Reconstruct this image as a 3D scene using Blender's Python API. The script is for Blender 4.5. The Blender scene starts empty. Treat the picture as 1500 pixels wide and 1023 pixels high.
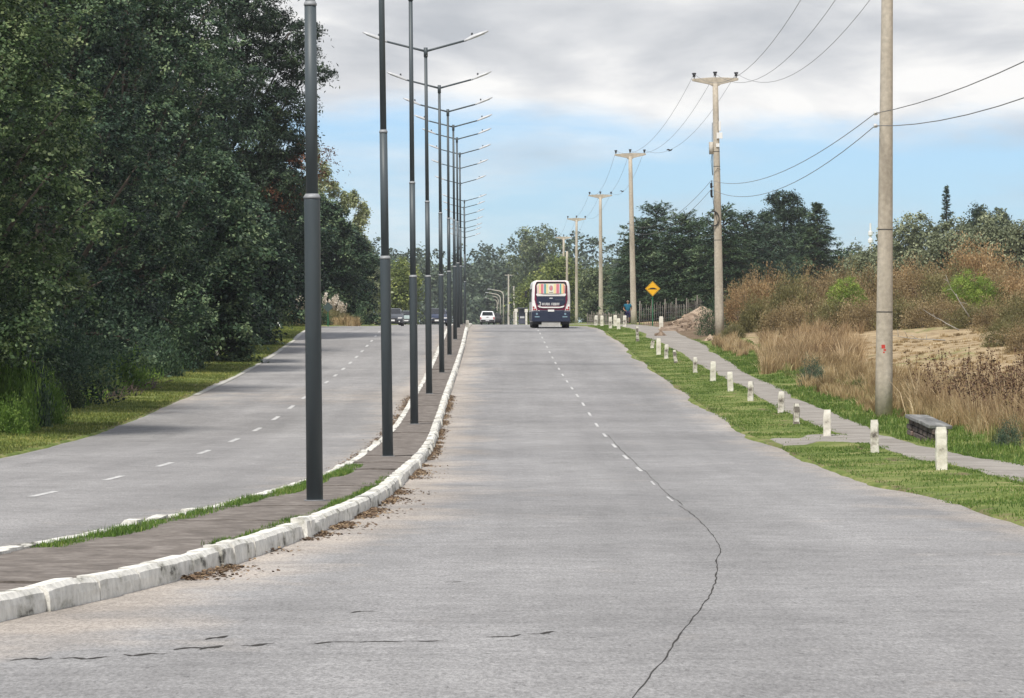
import bpy, math, random
import numpy as np
from mathutils import Vector, Matrix
# ------------------------------------------------------------------ camera, sky, sun
SC = bpy.context.scene
COL = SC.collection
R = math.radians
camd = bpy.data.cameras.new("camera"); cam = bpy.data.objects.new("camera", camd); COL.objects.link(cam)
camd.sensor_width = 36.0; camd.lens = 147.84; camd.clip_start = 0.5; camd.clip_end = 9000
cam.location = (0, 0, 0); cam.rotation_euler = (R(90 - 0.293), 0, 0)
SC.camera = cam
SC.render.resolution_x = 1024; SC.render.resolution_y = 698
SC.view_settings.view_transform = 'Standard'; SC.view_settings.look = 'None'
SC.view_settings.exposure = 0.28; SC.view_settings.gamma = 1.0
SUN_EL, SUN_AZ = 57.0, 204.0        # azimuth clockwise from +Y (view direction): behind and to the left
w = bpy.data.worlds.new("World"); SC.world = w; w.use_nodes = True
def build_world():
    nt = w.node_tree; nt.nodes.clear(); N = nt.nodes.new; L = nt.links.new
    out = N('ShaderNodeOutputWorld'); bg = N('ShaderNodeBackground'); bg.inputs[1].default_value = 0.12
    sky = N('ShaderNodeTexSky'); sky.sky_type = 'NISHITA'; sky.sun_disc = False
    sky.sun_elevation = R(SUN_EL); sky.sun_rotation = R(SUN_AZ); sky.air_density = 1.0; sky.dust_density = 0.3; sky.ozone_density = 2.5
    tint = N('ShaderNodeMix'); tint.data_type = 'RGBA'; tint.blend_type = 'MULTIPLY'; tint.inputs[0].default_value = 1
    tint.inputs[7].default_value = SKYTINT
    L(sky.outputs[0], tint.inputs[6])
    tc = N('ShaderNodeTexCoord'); sp = N('ShaderNodeSeparateXYZ'); L(tc.outputs['Generated'], sp.inputs[0])
    def noise(sx, sy, sz, scale, detail, rough=0.55, off=0.0, dist=0.0):
        m = N('ShaderNodeMapping'); m.inputs['Scale'].default_value = (sx, sy, sz); m.inputs['Location'].default_value = (off, off*1.7, off*.6)
        L(tc.outputs['Generated'], m.inputs[0])
        n = N('ShaderNodeTexNoise'); n.inputs['Scale'].default_value = scale; n.inputs['Detail'].default_value = detail
        n.inputs['Roughness'].default_value = rough; n.inputs['Distortion'].default_value = dist
        L(m.outputs[0], n.inputs['Vector']); return n.outputs[0]
    def math_(op, a, b=None, c=None):
        n = N('ShaderNodeMath'); n.operation = op
        for i, v in enumerate((a, b, c)):
            if v is None: continue
            if isinstance(v, (int, float)): n.inputs[i].default_value = v
            else: L(v, n.inputs[i])
        return n.outputs[0]
    def smooth(v, a, b):
        n = N('ShaderNodeMapRange'); n.interpolation_type = 'SMOOTHSTEP'; L(v, n.inputs[0])
        n.inputs[1].default_value = a; n.inputs[2].default_value = b; return n.outputs[0]
    nb = noise(1, 1, 4.0, 9, 8, .6, 3.1, .15)
    edge = math_('MULTIPLY_ADD', math_('SUBTRACT', nb, 0.5), 0.034, math_('MULTIPLY_ADD', sp.outputs[0], 0.035, sp.outputs[2]))
    deck = smooth(edge, 0.0435, 0.057)                 # cloud deck above a thin clear band
    hi = noise(1, 1, 1.6, 2.2, 6, .5, 9.0)
    deckhi = smooth(hi, 0.30, 0.55)
    far = smooth(sp.outputs[2], 0.12, 0.35)
    mdeck = N('ShaderNodeMix'); mdeck.data_type = 'FLOAT'; L(far, mdeck.inputs[0]); L(deck, mdeck.inputs[2]); L(deckhi, mdeck.inputs[3])
    # low white puffs and thin veil near the horizon
    lowm = math_('MULTIPLY', smooth(noise(1, 1, 4.0, 16, 5, .6, 5.3), 0.50, 0.66), math_('SUBTRACT', 1.0, smooth(sp.outputs[2], 0.010, 0.030)))
    lowm = math_('MULTIPLY', lowm, 0.75)
    veil = math_('MULTIPLY', smooth(noise(1, 1, 5.0, 11, 7, .6, 1.3), 0.42, 0.75), 0.5)
    mask = math_('MAXIMUM', math_('MAXIMUM', mdeck.outputs[0], lowm), veil)
    shade = noise(1, 1, 3.4, 13, 8, .52, 21.3, .3)
    cr = N('ShaderNodeValToRGB'); L(shade, cr.inputs[0])
    cr.color_ramp.elements[0].position = .38; cr.color_ramp.elements[0].color = (.60, .63, .675, 1)
    cr.color_ramp.elements[1].position = .62; cr.color_ramp.elements[1].color = (1.16, 1.15, 1.13, 1)
    e = cr.color_ramp.elements.new(.5); e.color = (.84, .855, .88, 1)
    cs = N('ShaderNodeMix'); cs.data_type = 'RGBA'; cs.blend_type = 'MULTIPLY'; cs.inputs[0].default_value = 1
    L(cr.outputs[0], cs.inputs[6]); cs.inputs[7].default_value = (CLOUD, CLOUD, CLOUD, 1)
    mx = N('ShaderNodeMix'); mx.data_type = 'RGBA'; L(mask, mx.inputs[0]); L(tint.outputs[2], mx.inputs[6]); L(cs.outputs[2], mx.inputs[7])
    L(mx.outputs[2], bg.inputs[0]); L(bg.outputs[0], out.inputs[0])
SKYTINT = (.52, .71, 1.04, 1); CLOUD = 6.2
build_world()
sund = bpy.data.lights.new("sun", 'SUN'); sun = bpy.data.objects.new("sun", sund); COL.objects.link(sun)
sund.energy = 3.8; sund.angle = R(9); sund.color = (1.0, .95, .87)
_az, _el = R(SUN_AZ), R(SUN_EL)
sdir = Vector((math.sin(_az)*math.cos(_el), math.cos(_az)*math.cos(_el), math.sin(_el)))
sun.rotation_euler = (-sdir).to_track_quat('-Z', 'Y').to_euler(); sun.location = (-60, -60, 90)

# ------------------------------------------------------------------ helpers
rnd = random.Random(7)
def tag(o, label=None, cat=None, group=None, kind=None):
    if label: o['label'] = label
    if cat: o['category'] = cat
    if group: o['group'] = group
    if kind: o['kind'] = kind
    return o
def empty(name, loc, label, cat, group=None, rz=0):
    o = bpy.data.objects.new(name, None); COL.objects.link(o); o.location = loc; o.rotation_euler = (0, 0, rz); o.empty_display_size = .2
    return tag(o, label, cat, group)
def copy_tree(o, parent=None):
    c = o.copy(); COL.objects.link(c)
    if parent: c.parent = parent
    for ch in list(o.children): copy_tree(ch, c)
    return c
class MB:
    def __init__(s): s.v = []; s.f = []; s.m = []; s.mi = 0
    def add(s, vs, fs):
        b = len(s.v); s.v += [tuple(v) for v in vs]; s.f += [tuple(b+i for i in f) for f in fs]; s.m += [s.mi]*len(fs); return s
    def box(s, c, d, rz=0, rx=0, ry=0, taper=1.0):
        M = Matrix.Translation(c) @ Matrix.Rotation(rz, 4, 'Z') @ Matrix.Rotation(ry, 4, 'Y') @ Matrix.Rotation(rx, 4, 'X')
        vs = []
        for z in (-.5, .5):
            t = taper if z > 0 else 1
            for x, y in ((-.5, -.5), (.5, -.5), (.5, .5), (-.5, .5)): vs.append(M @ Vector((x*d[0]*t, y*d[1]*t, z*d[2])))
        return s.add(vs, [(3, 2, 1, 0), (4, 5, 6, 7), (0, 1, 5, 4), (1, 2, 6, 5), (2, 3, 7, 6), (3, 0, 4, 7)])
    def tube(s, path, rad, n=8, caps=True):
        P = [Vector(p) for p in path]
        if not hasattr(rad, '__len__'): rad = [rad]*len(P)
        vs = []; up = None
        for i, p in enumerate(P):
            d = (P[min(i+1, len(P)-1)] - P[max(i-1, 0)]).normalized()
            if up is None:
                up = Vector((0, 0, 1)) if abs(d.z) < .9 else Vector((1, 0, 0))
            a = d.cross(up).normalized(); b = a.cross(d).normalized(); up = b
            for k in range(n):
                t = 2*math.pi*k/n; vs.append(p + (a*math.cos(t) + b*math.sin(t))*rad[i])
        fs = []
        for i in range(len(P)-1):
            for k in range(n):
                k2 = (k+1) % n; fs.append((i*n+k, i*n+k2, (i+1)*n+k2, (i+1)*n+k))
        if caps: fs.append(tuple(range(n))[::-1]); fs.append(tuple(range((len(P)-1)*n, len(P)*n)))
        return s.add(vs, [f[::-1] for f in fs])
    def prism(s, pts, axis, a, b):      # 2-D outline extruded along an axis between a and b
        def P(u, v, w_):
            return (w_, u, v) if axis == 'X' else (u, w_, v) if axis == 'Y' else (u, v, w_)
        n = len(pts); vs = [P(u, v, a) for u, v in pts] + [P(u, v, b) for u, v in pts]
        fs = [tuple(range(n)), tuple(range(2*n-1, n-1, -1))] + [(i, i+n, (i+1) % n+n, (i+1) % n) for i in range(n)]
        return s.add(vs, fs)
    def loft(s, rings, caps=True):
        n = len(rings[0]); vs = [p for r in rings for p in r]; fs = []
        for i in range(len(rings)-1):
            for k in range(n):
                k2 = (k+1) % n; fs.append((i*n+k, i*n+k2, (i+1)*n+k2, (i+1)*n+k))
        if caps: fs.append(tuple(range(n))[::-1]); fs.append(tuple(range((len(rings)-1)*n, len(rings)*n)))
        return s.add(vs, fs)
    def build(s, name, mat, parent=None, smooth=False, bevel=0, fix=True):
        me = bpy.data.meshes.new(name); me.from_pydata(s.v, [], s.f); me.update()
        for m_ in (mat if isinstance(mat, (list, tuple)) else [mat]): me.materials.append(m_)
        if max(s.m, default=0): me.polygons.foreach_set('material_index', s.m)
        if fix:
            import bmesh
            bm = bmesh.new(); bm.from_mesh(me); bmesh.ops.recalc_face_normals(bm, faces=bm.faces); bm.to_mesh(me); bm.free()
        if smooth: me.shade_auto_smooth(angle=R(40)) if hasattr(me, 'shade_auto_smooth') else me.polygons.foreach_set('use_smooth', [True]*len(me.polygons))
        o = bpy.data.objects.new(name, me); COL.objects.link(o)
        if parent: o.parent = parent
        if bevel:
            b = o.modifiers.new('bevel', 'BEVEL'); b.width = bevel; b.segments = 2; b.limit_method = 'ANGLE'; b.angle_limit = R(35)
        return o
def np_mesh(name, V, F, mat, parent=None, tone=None, smooth=False):
    """V (n,3) float, F (m,k) int with constant k"""
    me = bpy.data.meshes.new(name); m, k = F.shape
    me.vertices.add(len(V)); me.vertices.foreach_set('co', V.astype(np.float32).ravel())
    me.loops.add(m*k); me.loops.foreach_set('vertex_index', F.astype(np.int32).ravel())
    me.polygons.add(m); me.polygons.foreach_set('loop_start', np.arange(0, m*k, k, dtype=np.int32))
    me.polygons.foreach_set('loop_total', np.full(m, k, dtype=np.int32)) if False else None
    if smooth: me.polygons.foreach_set('use_smooth', np.ones(m, dtype=bool))
    me.update(calc_edges=True)
    if tone is not None:
        a = me.attributes.new('tone', 'FLOAT', 'FACE'); a.data.foreach_set('value', tone.astype(np.float32))
    me.materials.append(mat)
    o = bpy.data.objects.new(name, me); COL.objects.link(o)
    if parent: o.parent = parent
    return o

# ------------------------------------------------------------------ materials
def mat(name, stops, scale=5.0, rough=.8, detail=6, stretch=(1, 1, 1), bump=0.0, bscale=None, metal=0.0, spec=.3, fine=None, coat=0):
    """principled; colour from a noise ramp in object space. stops = [(pos, rgb), ...] or one rgb"""
    m = bpy.data.materials.new(name); m.use_nodes = True; nt = m.node_tree; N = nt.nodes.new; L = nt.links.new
    p = nt.nodes['Principled BSDF']; p.inputs['Roughness'].default_value = rough; p.inputs['Metallic'].default_value = metal
    p.inputs['Specular IOR Level'].default_value = spec
    if coat: p.inputs['Coat Weight'].default_value = coat
    if isinstance(stops[0], (int, float)): stops = [(.3, [c*.9 for c in stops]), (.7, [min(1, c*1.08) for c in stops])]
    tc = N('ShaderNodeTexCoord'); mp = N('ShaderNodeMapping'); mp.inputs['Scale'].default_value = stretch; L(tc.outputs['Object'], mp.inputs[0])
    n = N('ShaderNodeTexNoise'); n.inputs['Scale'].default_value = scale; n.inputs['Detail'].default_value = detail; n.inputs['Roughness'].default_value = .62
    L(mp.outputs[0], n.inputs['Vector'])
    cr = N('ShaderNodeValToRGB'); L(n.outputs[0], cr.inputs[0]); el = cr.color_ramp.elements
    while len(el) < len(stops): el.new(.5)
    for e, (q, c) in zip(el, sorted(stops, key=lambda s_: s_[0])): e.position = q; e.color = (*c, 1)
    col = cr.outputs[0]
    if fine:
        n2 = N('ShaderNodeTexNoise'); n2.inputs['Scale'].default_value = fine[0]; n2.inputs['Detail'].default_value = 3
        L(tc.outputs['Object'], n2.inputs['Vector'])
        mr = N('ShaderNodeMapRange'); L(n2.outputs[0], mr.inputs[0]); mr.inputs[1].default_value = .3; mr.inputs[2].default_value = .7
        mr.inputs[3].default_value = 1-fine[1]; mr.inputs[4].default_value = 1+fine[1]
        mm = N('ShaderNodeMix'); mm.data_type = 'RGBA'; mm.blend_type = 'MULTIPLY'; mm.inputs[0].default_value = 1
        L(col, mm.inputs[6]); L(mr.outputs[0], mm.inputs[7]); col = mm.outputs[2]
    L(col, p.inputs['Base Color'])
    if bump:
        n3 = N('ShaderNodeTexNoise'); n3.inputs['Scale'].default_value = bscale or scale*4; n3.inputs['Detail'].default_value = 5
        L(tc.outputs['Object'], n3.inputs['Vector'])
        b = N('ShaderNodeBump'); b.inputs['Strength'].default_value = bump; b.inputs['Distance'].default_value = .02
        L(n3.outputs[0], b.inputs['Height']); L(b.outputs[0], p.inputs['Normal'])
    return m
def leafmat(name, c0, c1, c2, trans=.35, nscale=.6, rough=.5, spec=.22):
    """foliage: colour runs c0..c1 by per-leaf tone and a clump noise, c2 on the odd leaf"""
    m = bpy.data.materials.new(name); m.use_nodes = True; nt = m.node_tree; N = nt.nodes.new; L = nt.links.new
    p = nt.nodes['Principled BSDF']; p.inputs['Roughness'].default_value = rough; p.inputs['Specular IOR Level'].default_value = spec
    at = N('ShaderNodeAttribute'); at.attribute_name = 'tone'
    tc = N('ShaderNodeTexCoord'); n = N('ShaderNodeTexNoise'); n.inputs['Scale'].default_value = nscale; n.inputs['Detail'].default_value = 3
    L(tc.outputs['Object'], n.inputs['Vector'])
    ma = N('ShaderNodeMath'); ma.operation = 'MULTIPLY_ADD'; L(n.outputs[0], ma.inputs[0]); ma.inputs[1].default_value = 1.5; ma.inputs[2].default_value = -.72
    ad = N('ShaderNodeMath'); ad.operation = 'ADD'; L(at.outputs['Fac'], ad.inputs[0]); L(ma.outputs[0], ad.inputs[1])
    cr = N('ShaderNodeValToRGB'); L(ad.outputs[0], cr.inputs[0]); el = cr.color_ramp.elements; el.new(.5)
    el[0].position = .1; el[0].color = (*c0, 1); el[1].position = .65; el[1].color = (*c1, 1); el[2].position = 1.0; el[2].color = (*c2, 1)
    L(cr.outputs[0], p.inputs['Base Color'])
    t = N('ShaderNodeBsdfTranslucent'); L(cr.outputs[0], t.inputs[0]); mx = N('ShaderNodeMixShader'); mx.inputs[0].default_value = trans
    L(p.outputs[0], mx.inputs[1]); L(t.outputs[0], mx.inputs[2]); L(mx.outputs[0], nt.nodes['Material Output'].inputs[0])
    return m
def plain(name, c, rough=.5, metal=0, spec=.4, emit=0):
    m = mat(name, [(.3, [x*.93 for x in c]), (.7, c)], 3.0, rough, metal=metal, spec=spec); return m

# ------------------------------------------------------------------ terrain: measured long profile of the road and its edges
def interp(K):
    xs = np.array([k[0] for k in K], float); ys = np.array([k[1] for k in K], float)
    h = np.diff(xs); d = np.diff(ys)/h; m = np.zeros(len(xs)); m[1:-1] = (d[:-1]*h[1:]+d[1:]*h[:-1])/(h[:-1]+h[1:]); m[0] = d[0]; m[-1] = d[-1]
    def f(x):
        x = np.asarray(x, float); xc = np.clip(x, xs[0], xs[-1]); i = np.clip(np.searchsorted(xs, xc)-1, 0, len(xs)-2)
        t = (xc-xs[i])/h[i]; a, b, c, e = 2*t**3-3*t**2+1, t**3-2*t**2+t, -2*t**3+3*t**2, t**3-t**2
        return a*ys[i]+b*h[i]*m[i]+c*ys[i+1]+e*h[i]*m[i+1]
    return f
ROAD_Z = interp([(-60, -1.6), (0, -1.66), (20, -1.9), (40, -2.28), (57, -2.5), (76, -2.73), (90, -2.84), (102, -2.87), (117, -2.84), (147, -2.47), (177, -2.05),
                 (207, -1.5), (237, -.82), (260, -.28), (282, -.02), (300, .06), (350, .12), (420, .22), (505, .34), (700, .45), (1000, .35), (1500, .2), (5000, 0)])
KR = interp([(-60, -9.5), (5, -7.0), (15, -5.2), (22, -4.2), (30, -3.6), (35, -3.1), (46, -2.4), (57, -1.96), (76, -1.86), (99, -1.85), (117, -2.0), (147, -2.2), (183, -2.38), (237, -2.6),
             (267, -2.78), (300, -3.0), (358, -3.6), (410, -3.9), (464, -4.5), (587, -5.8), (700, -7.3), (900, -10.5), (1200, -20), (1800, -55), (5000, -400)])
KL = interp([(-60, -14), (5, -10.8), (20, -7.2), (30, -5.8), (40, -4.95), (54, -3.98), (70, -3.42), (96, -3.27), (141, -3.45), (183, -3.68), (225, -3.95),
             (267, -4.15), (300, -4.35), (358, -5.0), (410, -5.3), (464, -5.9), (587, -7.2), (700, -8.7), (900, -12), (1200, -21.5), (1800, -56.5), (5000, -402)])
ER = interp([(-60, 8.5), (20, 6.8), (52, 6.25), (99, 6.25), (150, 6.2), (203, 6.15), (240, 5.95), (268, 5.6), (300, 5.4), (410, 4.2), (587, 2.4), (700, .9), (900, -2.2), (1200, -11), (1800, -46), (5000, -391)])
EL = interp([(-60, -19), (20, -13.5), (60, -11.8), (92, -11.2), (130, -11.3), (157, -11.5), (200, -12.0), (240, -12.6), (270, -13.2), (300, -13.5), (325, -12.4), (350, -12.0),
             (464, -13), (587, -14.5), (700, -16), (900, -19.5), (1200, -29), (1800, -64), (5000, -410)])
def sstep(x, a, b):
    t = np.clip((np.asarray(x, float)-a)/(b-a), 0, 1); return t*t*(3-2*t)
def vnoise(x, y, s, seed=0):
    x = np.asarray(x, float)/s; y = np.asarray(y, float)/s; xi = np.floor(x); yi = np.floor(y); fx = x-xi; fy = y-yi
    def hsh(a, b): v = np.sin(a*127.1+b*311.7+seed*74.7)*43758.5453; return v-np.floor(v)
    fx = fx*fx*(3-2*fx); fy = fy*fy*(3-2*fy)
    return (hsh(xi, yi)*(1-fx)+hsh(xi+1, yi)*fx)*(1-fy)+(hsh(xi, yi+1)*(1-fx)+hsh(xi+1, yi+1)*fx)*fy
def zt(X, Y):
    """ground height away from the carriageways"""
    X = np.asarray(X, float); Y = np.asarray(Y, float); z = ROAD_Z(Y)
    dr = X-ER(Y); dl = EL(Y)-X
    right = .05+.05*sstep(dr, .2, 2)+.105*np.maximum(dr-4.6, 0)*(1-sstep(Y, 300, 420))*sstep(Y, 60, 150)
    right = np.where(dr > 24, .05+.05+.105*19.4*(1-sstep(Y, 300, 420))*sstep(Y, 60, 150)+.02*(dr-24)*(1-sstep(dr, 60, 200))*(1-sstep(Y, 300, 420)), right)
    left = .05+.04*sstep(dl, .2, 2)+.04*np.maximum(dl-2.5, 0)*(1-sstep(dl, 10, 40))
    z = z + np.where(dr > 0, right, np.where(dl > 0, left, 0))
    amp = np.where(dr > 0, sstep(dr, 3.8, 8), sstep(dl, 1.5, 5))
    z = z + amp*((vnoise(X, Y, 5, 3)-.5)*.35+(vnoise(X, Y, 1.3, 5)-.5)*.12) + (vnoise(X, Y, .9, 8)-.5)*.03
    return z
def ztf(x, y): return float(zt(x, y))
def rz_(y): return float(ROAD_Z(y))
# ------------------------------------------------------------------ ground, roads, median
ys = np.concatenate([np.arange(-60, 10, 5), np.arange(10, 60, 1.0), np.arange(60, 140, .4), np.arange(140, 340, .8), np.arange(340, 700, 5), np.arange(700, 1500, 25), np.geomspace(1500, 5000, 14)])
def ground_material():
    m = bpy.data.materials.new('ground_mix'); m.use_nodes = True; nt = m.node_tree; N = nt.nodes.new; L = nt.links.new
    p = nt.nodes['Principled BSDF']; p.inputs['Roughness'].default_value = .95; p.inputs['Specular IOR Level'].default_value = .1
    tc = N('ShaderNodeTexCoord')
    def noise(s, d=6):
        n = N('ShaderNodeTexNoise'); n.inputs['Scale'].default_value = s; n.inputs['Detail'].default_value = d; n.inputs['Roughness'].default_value = .65; L(tc.outputs['Object'], n.inputs['Vector']); return n.outputs[0]
    def ramp(v, *st):
        cr = N('ShaderNodeValToRGB'); L(v, cr.inputs[0]); el = cr.color_ramp.elements
        while len(el) < len(st): el.new(.5)
        for e, (q, c) in zip(el, st): e.position = q; e.color = (*c, 1)
        return cr.outputs[0]
    at = N('ShaderNodeAttribute'); at.attribute_name = 'zone'; sp = N('ShaderNodeSeparateColor'); L(at.outputs['Color'], sp.inputs[0])
    g = ramp(noise(.7), (.3, (.075, .11, .028)), (.5, (.135, .175, .045)), (.7, (.27, .25, .11)))
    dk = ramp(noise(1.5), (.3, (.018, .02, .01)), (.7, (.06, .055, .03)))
    d = ramp(noise(.9), (.3, (.20, .145, .085)), (.5, (.33, .25, .15)), (.7, (.45, .36, .225)))
    b = ramp(noise(2.0), (.3, (.075, .05, .032)), (.5, (.16, .115, .075)), (.7, (.27, .21, .15)))
    def mix(f, a, c):
        mx = N('ShaderNodeMix'); mx.data_type = 'RGBA'; L(f, mx.inputs[0]); L(a, mx.inputs[6]); L(c, mx.inputs[7]); return mx.outputs[2]
    def edge(ch, s):
        a = N('ShaderNodeMath'); a.operation = 'ADD'; L(ch, a.inputs[0]); L(noise(s, 5), a.inputs[1])
        r = N('ShaderNodeMapRange'); L(a.outputs[0], r.inputs[0]); r.inputs[1].default_value = .9; r.inputs[2].default_value = 1.1; return r.outputs[0]
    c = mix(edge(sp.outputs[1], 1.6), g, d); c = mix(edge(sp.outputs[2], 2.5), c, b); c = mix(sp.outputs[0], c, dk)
    L(c, p.inputs['Base Color'])
    bp = N('ShaderNodeBump'); bp.inputs['Strength'].default_value = .8; bp.inputs['Distance'].default_value = .05; L(noise(9, 4), bp.inputs['Height']); L(bp.outputs[0], p.inputs['Normal'])
    return m
def build_ground():
    offR = np.concatenate([[0, .06, .2], np.arange(.45, 26, .4), np.geomspace(27, 2500, 26)])
    offL = np.concatenate([[0, .06, .2], np.arange(.45, 9, .4), np.geomspace(9.5, 2500, 30)])
    rows = []; nz = []
    for y in ys:
        nr = (vnoise(0, y, 9, 11)-.5)*.42+(vnoise(0, y, 3.2, 12)-.5)*.16+(vnoise(0, y, 1.1, 12)-.5)*.05; nl = (vnoise(0, y, 11, 13)-.5)*.35+(vnoise(0, y, 4, 14)-.5)*.14+(vnoise(0, y, 1.3, 14)-.5)*.05
        er, el = float(ER(y))+float(nr), float(EL(y))+float(nl)
        X = np.concatenate([(el-offL)[::-1], np.linspace(el+.08, er-.08, 8), er+offR]); nL, nR = len(offL), len(offR)
        Z = zt(X, np.full_like(X, y)); r0 = rz_(y)
        Z[nL:nL+8] = r0-.12; Z[nL-1] = r0-.03; Z[nL+8] = r0-.03; Z[nL+9] = r0+.035; Z[nL-2] = r0+.035
        rows.append(np.stack([X, np.full_like(X, y), Z], 1))
    V = np.concatenate(rows); nc = len(rows[0]); nr = len(rows)
    i, j = np.meshgrid(np.arange(nr-1), np.arange(nc-1), indexing='ij'); a = (i*nc+j).ravel()
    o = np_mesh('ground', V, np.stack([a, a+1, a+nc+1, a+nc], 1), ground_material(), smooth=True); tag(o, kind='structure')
    X, Y = V[:, 0], V[:, 1]; dr = X-ER(Y); dl = EL(Y)-X
    dry = sstep(dr, 5.2, 7.5)*(.55+.45*sstep(vnoise(X, Y, 3, 21), .25, .6))
    dry = np.maximum(dry, .42*sstep(dr, 0, .4)*(vnoise(X, Y, 2.2, 22)))
    dry = np.where(dl > 0, .5*vnoise(X, Y, 3, 23)*(1-sstep(dl, 0, 3)), dry)
    dirt = np.where(dl > 2.2, sstep(dl, 1.8, 3.4)*.75, 0)
    dirt = np.maximum(dirt, np.where((dr > 0) & (dr < .5), .52-.5*dr, 0)); dirt = np.maximum(dirt, np.where((dl > 0) & (dl < .35), .5, 0))
    cross = np.exp(-((Y-108+(X-6)*2.2)/2.6)**2)*(dr > -.2)*(dr < 3.2)          # bare crossing from road to footpath
    dirt = np.maximum(dirt, .0*cross)
    dirt = np.maximum(dirt, .72*sstep(Y, 225, 245)*(1-sstep(Y, 330, 350))*sstep(dr, 3.6, 4.3)*(1-sstep(dr, 9, 12)))
    dirt = np.maximum(dirt, .6*np.exp(-((X-8)**2)/.15)*sstep(vnoise(X, Y, 1.1, 30), .5, .8))
    far = sstep(Y, 380, 500); dry = dry*(1-far)+far*.35
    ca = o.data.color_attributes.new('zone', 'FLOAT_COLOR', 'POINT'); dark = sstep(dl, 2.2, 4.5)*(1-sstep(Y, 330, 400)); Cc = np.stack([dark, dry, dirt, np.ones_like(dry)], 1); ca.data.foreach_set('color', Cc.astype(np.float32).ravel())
build_ground()
def road_material(name, tint=(1, 1, 1), seed=0.0):
    m = bpy.data.materials.new(name); m.use_nodes = True; nt = m.node_tree; N = nt.nodes.new; L = nt.links.new
    p = nt.nodes['Principled BSDF']; p.inputs['Roughness'].default_value = .82; p.inputs['Specular IOR Level'].default_value = .25
    tc = N('ShaderNodeTexCoord')
    def noise(sc, s, d=6, r=.6):
        mp = N('ShaderNodeMapping'); mp.inputs['Scale'].default_value = sc; mp.inputs['Location'].default_value = (seed, seed, 0); L(tc.outputs['Object'], mp.inputs[0])
        n = N('ShaderNodeTexNoise'); n.inputs['Scale'].default_value = s; n.inputs['Detail'].default_value = d; n.inputs['Roughness'].default_value = r; L(mp.outputs[0], n.inputs['Vector']); return n.outputs[0]
    def rng(v, a, b, c, d):
        r = N('ShaderNodeMapRange'); L(v, r.inputs[0]); r.inputs[1].default_value = a; r.inputs[2].default_value = b; r.inputs[3].default_value = c; r.inputs[4].default_value = d; return r.outputs[0]
    def mul(a, b):
        x = N('ShaderNodeMath'); x.operation = 'MULTIPLY'; L(a, x.inputs[0]); L(b, x.inputs[1]); return x.outputs[0]
    big = rng(noise((1, .3, 1), .3, 7, .65), .3, .7, .82, 1.14)
    band = rng(noise((.10, .35, 1), .5, 6, .6), .3, .7, .89, 1.10)                # shadow bands across the road, put into the colour
    lane = rng(noise((1, .012, 1), .75, 4), .3, .7, .86, 1.10)                       # wheel paths
    gr = rng(noise((1, .2, 1), 38, 4, .85), .34, .66, .62, 1.34)                           # aggregate
    gr2 = rng(noise((.55, .5, 1), 4, 6, .75), .32, .68, .82, 1.14)
    pit = rng(noise((1, .2, 1), 16, 4, .85), .30, .40, .45, 1.0)
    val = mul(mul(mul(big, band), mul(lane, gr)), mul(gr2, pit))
    at = N('ShaderNodeAttribute'); at.attribute_name = 'dust_sun'
    da = N('ShaderNodeMath'); da.operation = 'ADD'; L(at.outputs['Fac'], da.inputs[0]); L(noise((1, .5, 1), .9, 5), da.inputs[1])
    df = rng(da.outputs[0], .70, 1.15, 0, .95)
    mx = N('ShaderNodeMix'); mx.data_type = 'RGBA'; L(df, mx.inputs[0]); mx.inputs[6].default_value = (.250*tint[0], .246*tint[1], .244*tint[2], 1); mx.inputs[7].default_value = (.37, .33, .29, 1)
    mm = N('ShaderNodeMix'); mm.data_type = 'RGBA'; mm.blend_type = 'MULTIPLY'; mm.inputs[0].default_value = 1; L(mx.outputs[2], mm.inputs[6]); L(val, mm.inputs[7])
    L(mm.outputs[2], p.inputs['Base Color'])
    bp = N('ShaderNodeBump'); bp.inputs['Strength'].default_value = .35; bp.inputs['Distance'].default_value = .008; L(noise((1, 1, 1), 40, 3), bp.inputs['Height']); L(bp.outputs[0], p.inputs['Normal'])
    return m
def strip(name, fa, fb, n, material, zoff, za=None, y0=-60, y1=5000, dust_sun=None, zfun=None, skirt=0):
    Y = ys[(ys >= y0) & (ys <= y1)]; t = np.linspace(0, 1, n); A = fa(Y)[:, None]; B = fb(Y)[:, None]; X = A+(B-A)*t[None, :]
    YY = np.repeat(Y[:, None], n, 1); Z = (ROAD_Z(YY) if zfun is None else zfun(X, YY))+zoff; Z[:, 0] -= skirt; Z[:, -1] -= skirt
    V = np.stack([X, YY, Z], 2).reshape(-1, 3); i, j = np.meshgrid(np.arange(len(Y)-1), np.arange(n-1), indexing='ij'); a = (i*n+j).ravel()
    o = np_mesh(name, V, np.stack([a, a+1, a+n+1, a+n], 1), material, smooth=True); tag(o, kind='structure')
    if dust_sun is not None:
        at = o.data.attributes.new('dust_sun', 'FLOAT', 'POINT'); at.data.foreach_set('value', dust_sun(X, YY).astype(np.float32).ravel())
    return o
dR = lambda X, Y: np.maximum(.62*np.exp(-(np.maximum(X-KR(Y), 0)/(.65+.8*vnoise(0, Y, 4, 131)))**2), .5*np.exp(-np.maximum(ER(Y)-X, 0)/.6))+.13*vnoise(X, Y, 2.5, 132)
dL = lambda X, Y: np.maximum(.6*np.exp(-np.maximum(KL(Y)-X, 0)/.8), .35*np.exp(-np.maximum(X-EL(Y), 0)/.4))+.32*np.exp(-((Y-150)/14)**2)  # dust along kerb and edge; last term paints a sunlit band across the road
strip('road_right', lambda y: KR(y)-.15, lambda y: ER(y)+.45, 26, road_material('road_grey'), 0, dust_sun=dR)
strip('road_left', lambda y: EL(y)-.4, lambda y: KL(y)+.15, 26, road_material('road_grey_left', (1.06, 1.05, 1.04), 31.0), 0, dust_sun=dL)
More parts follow.
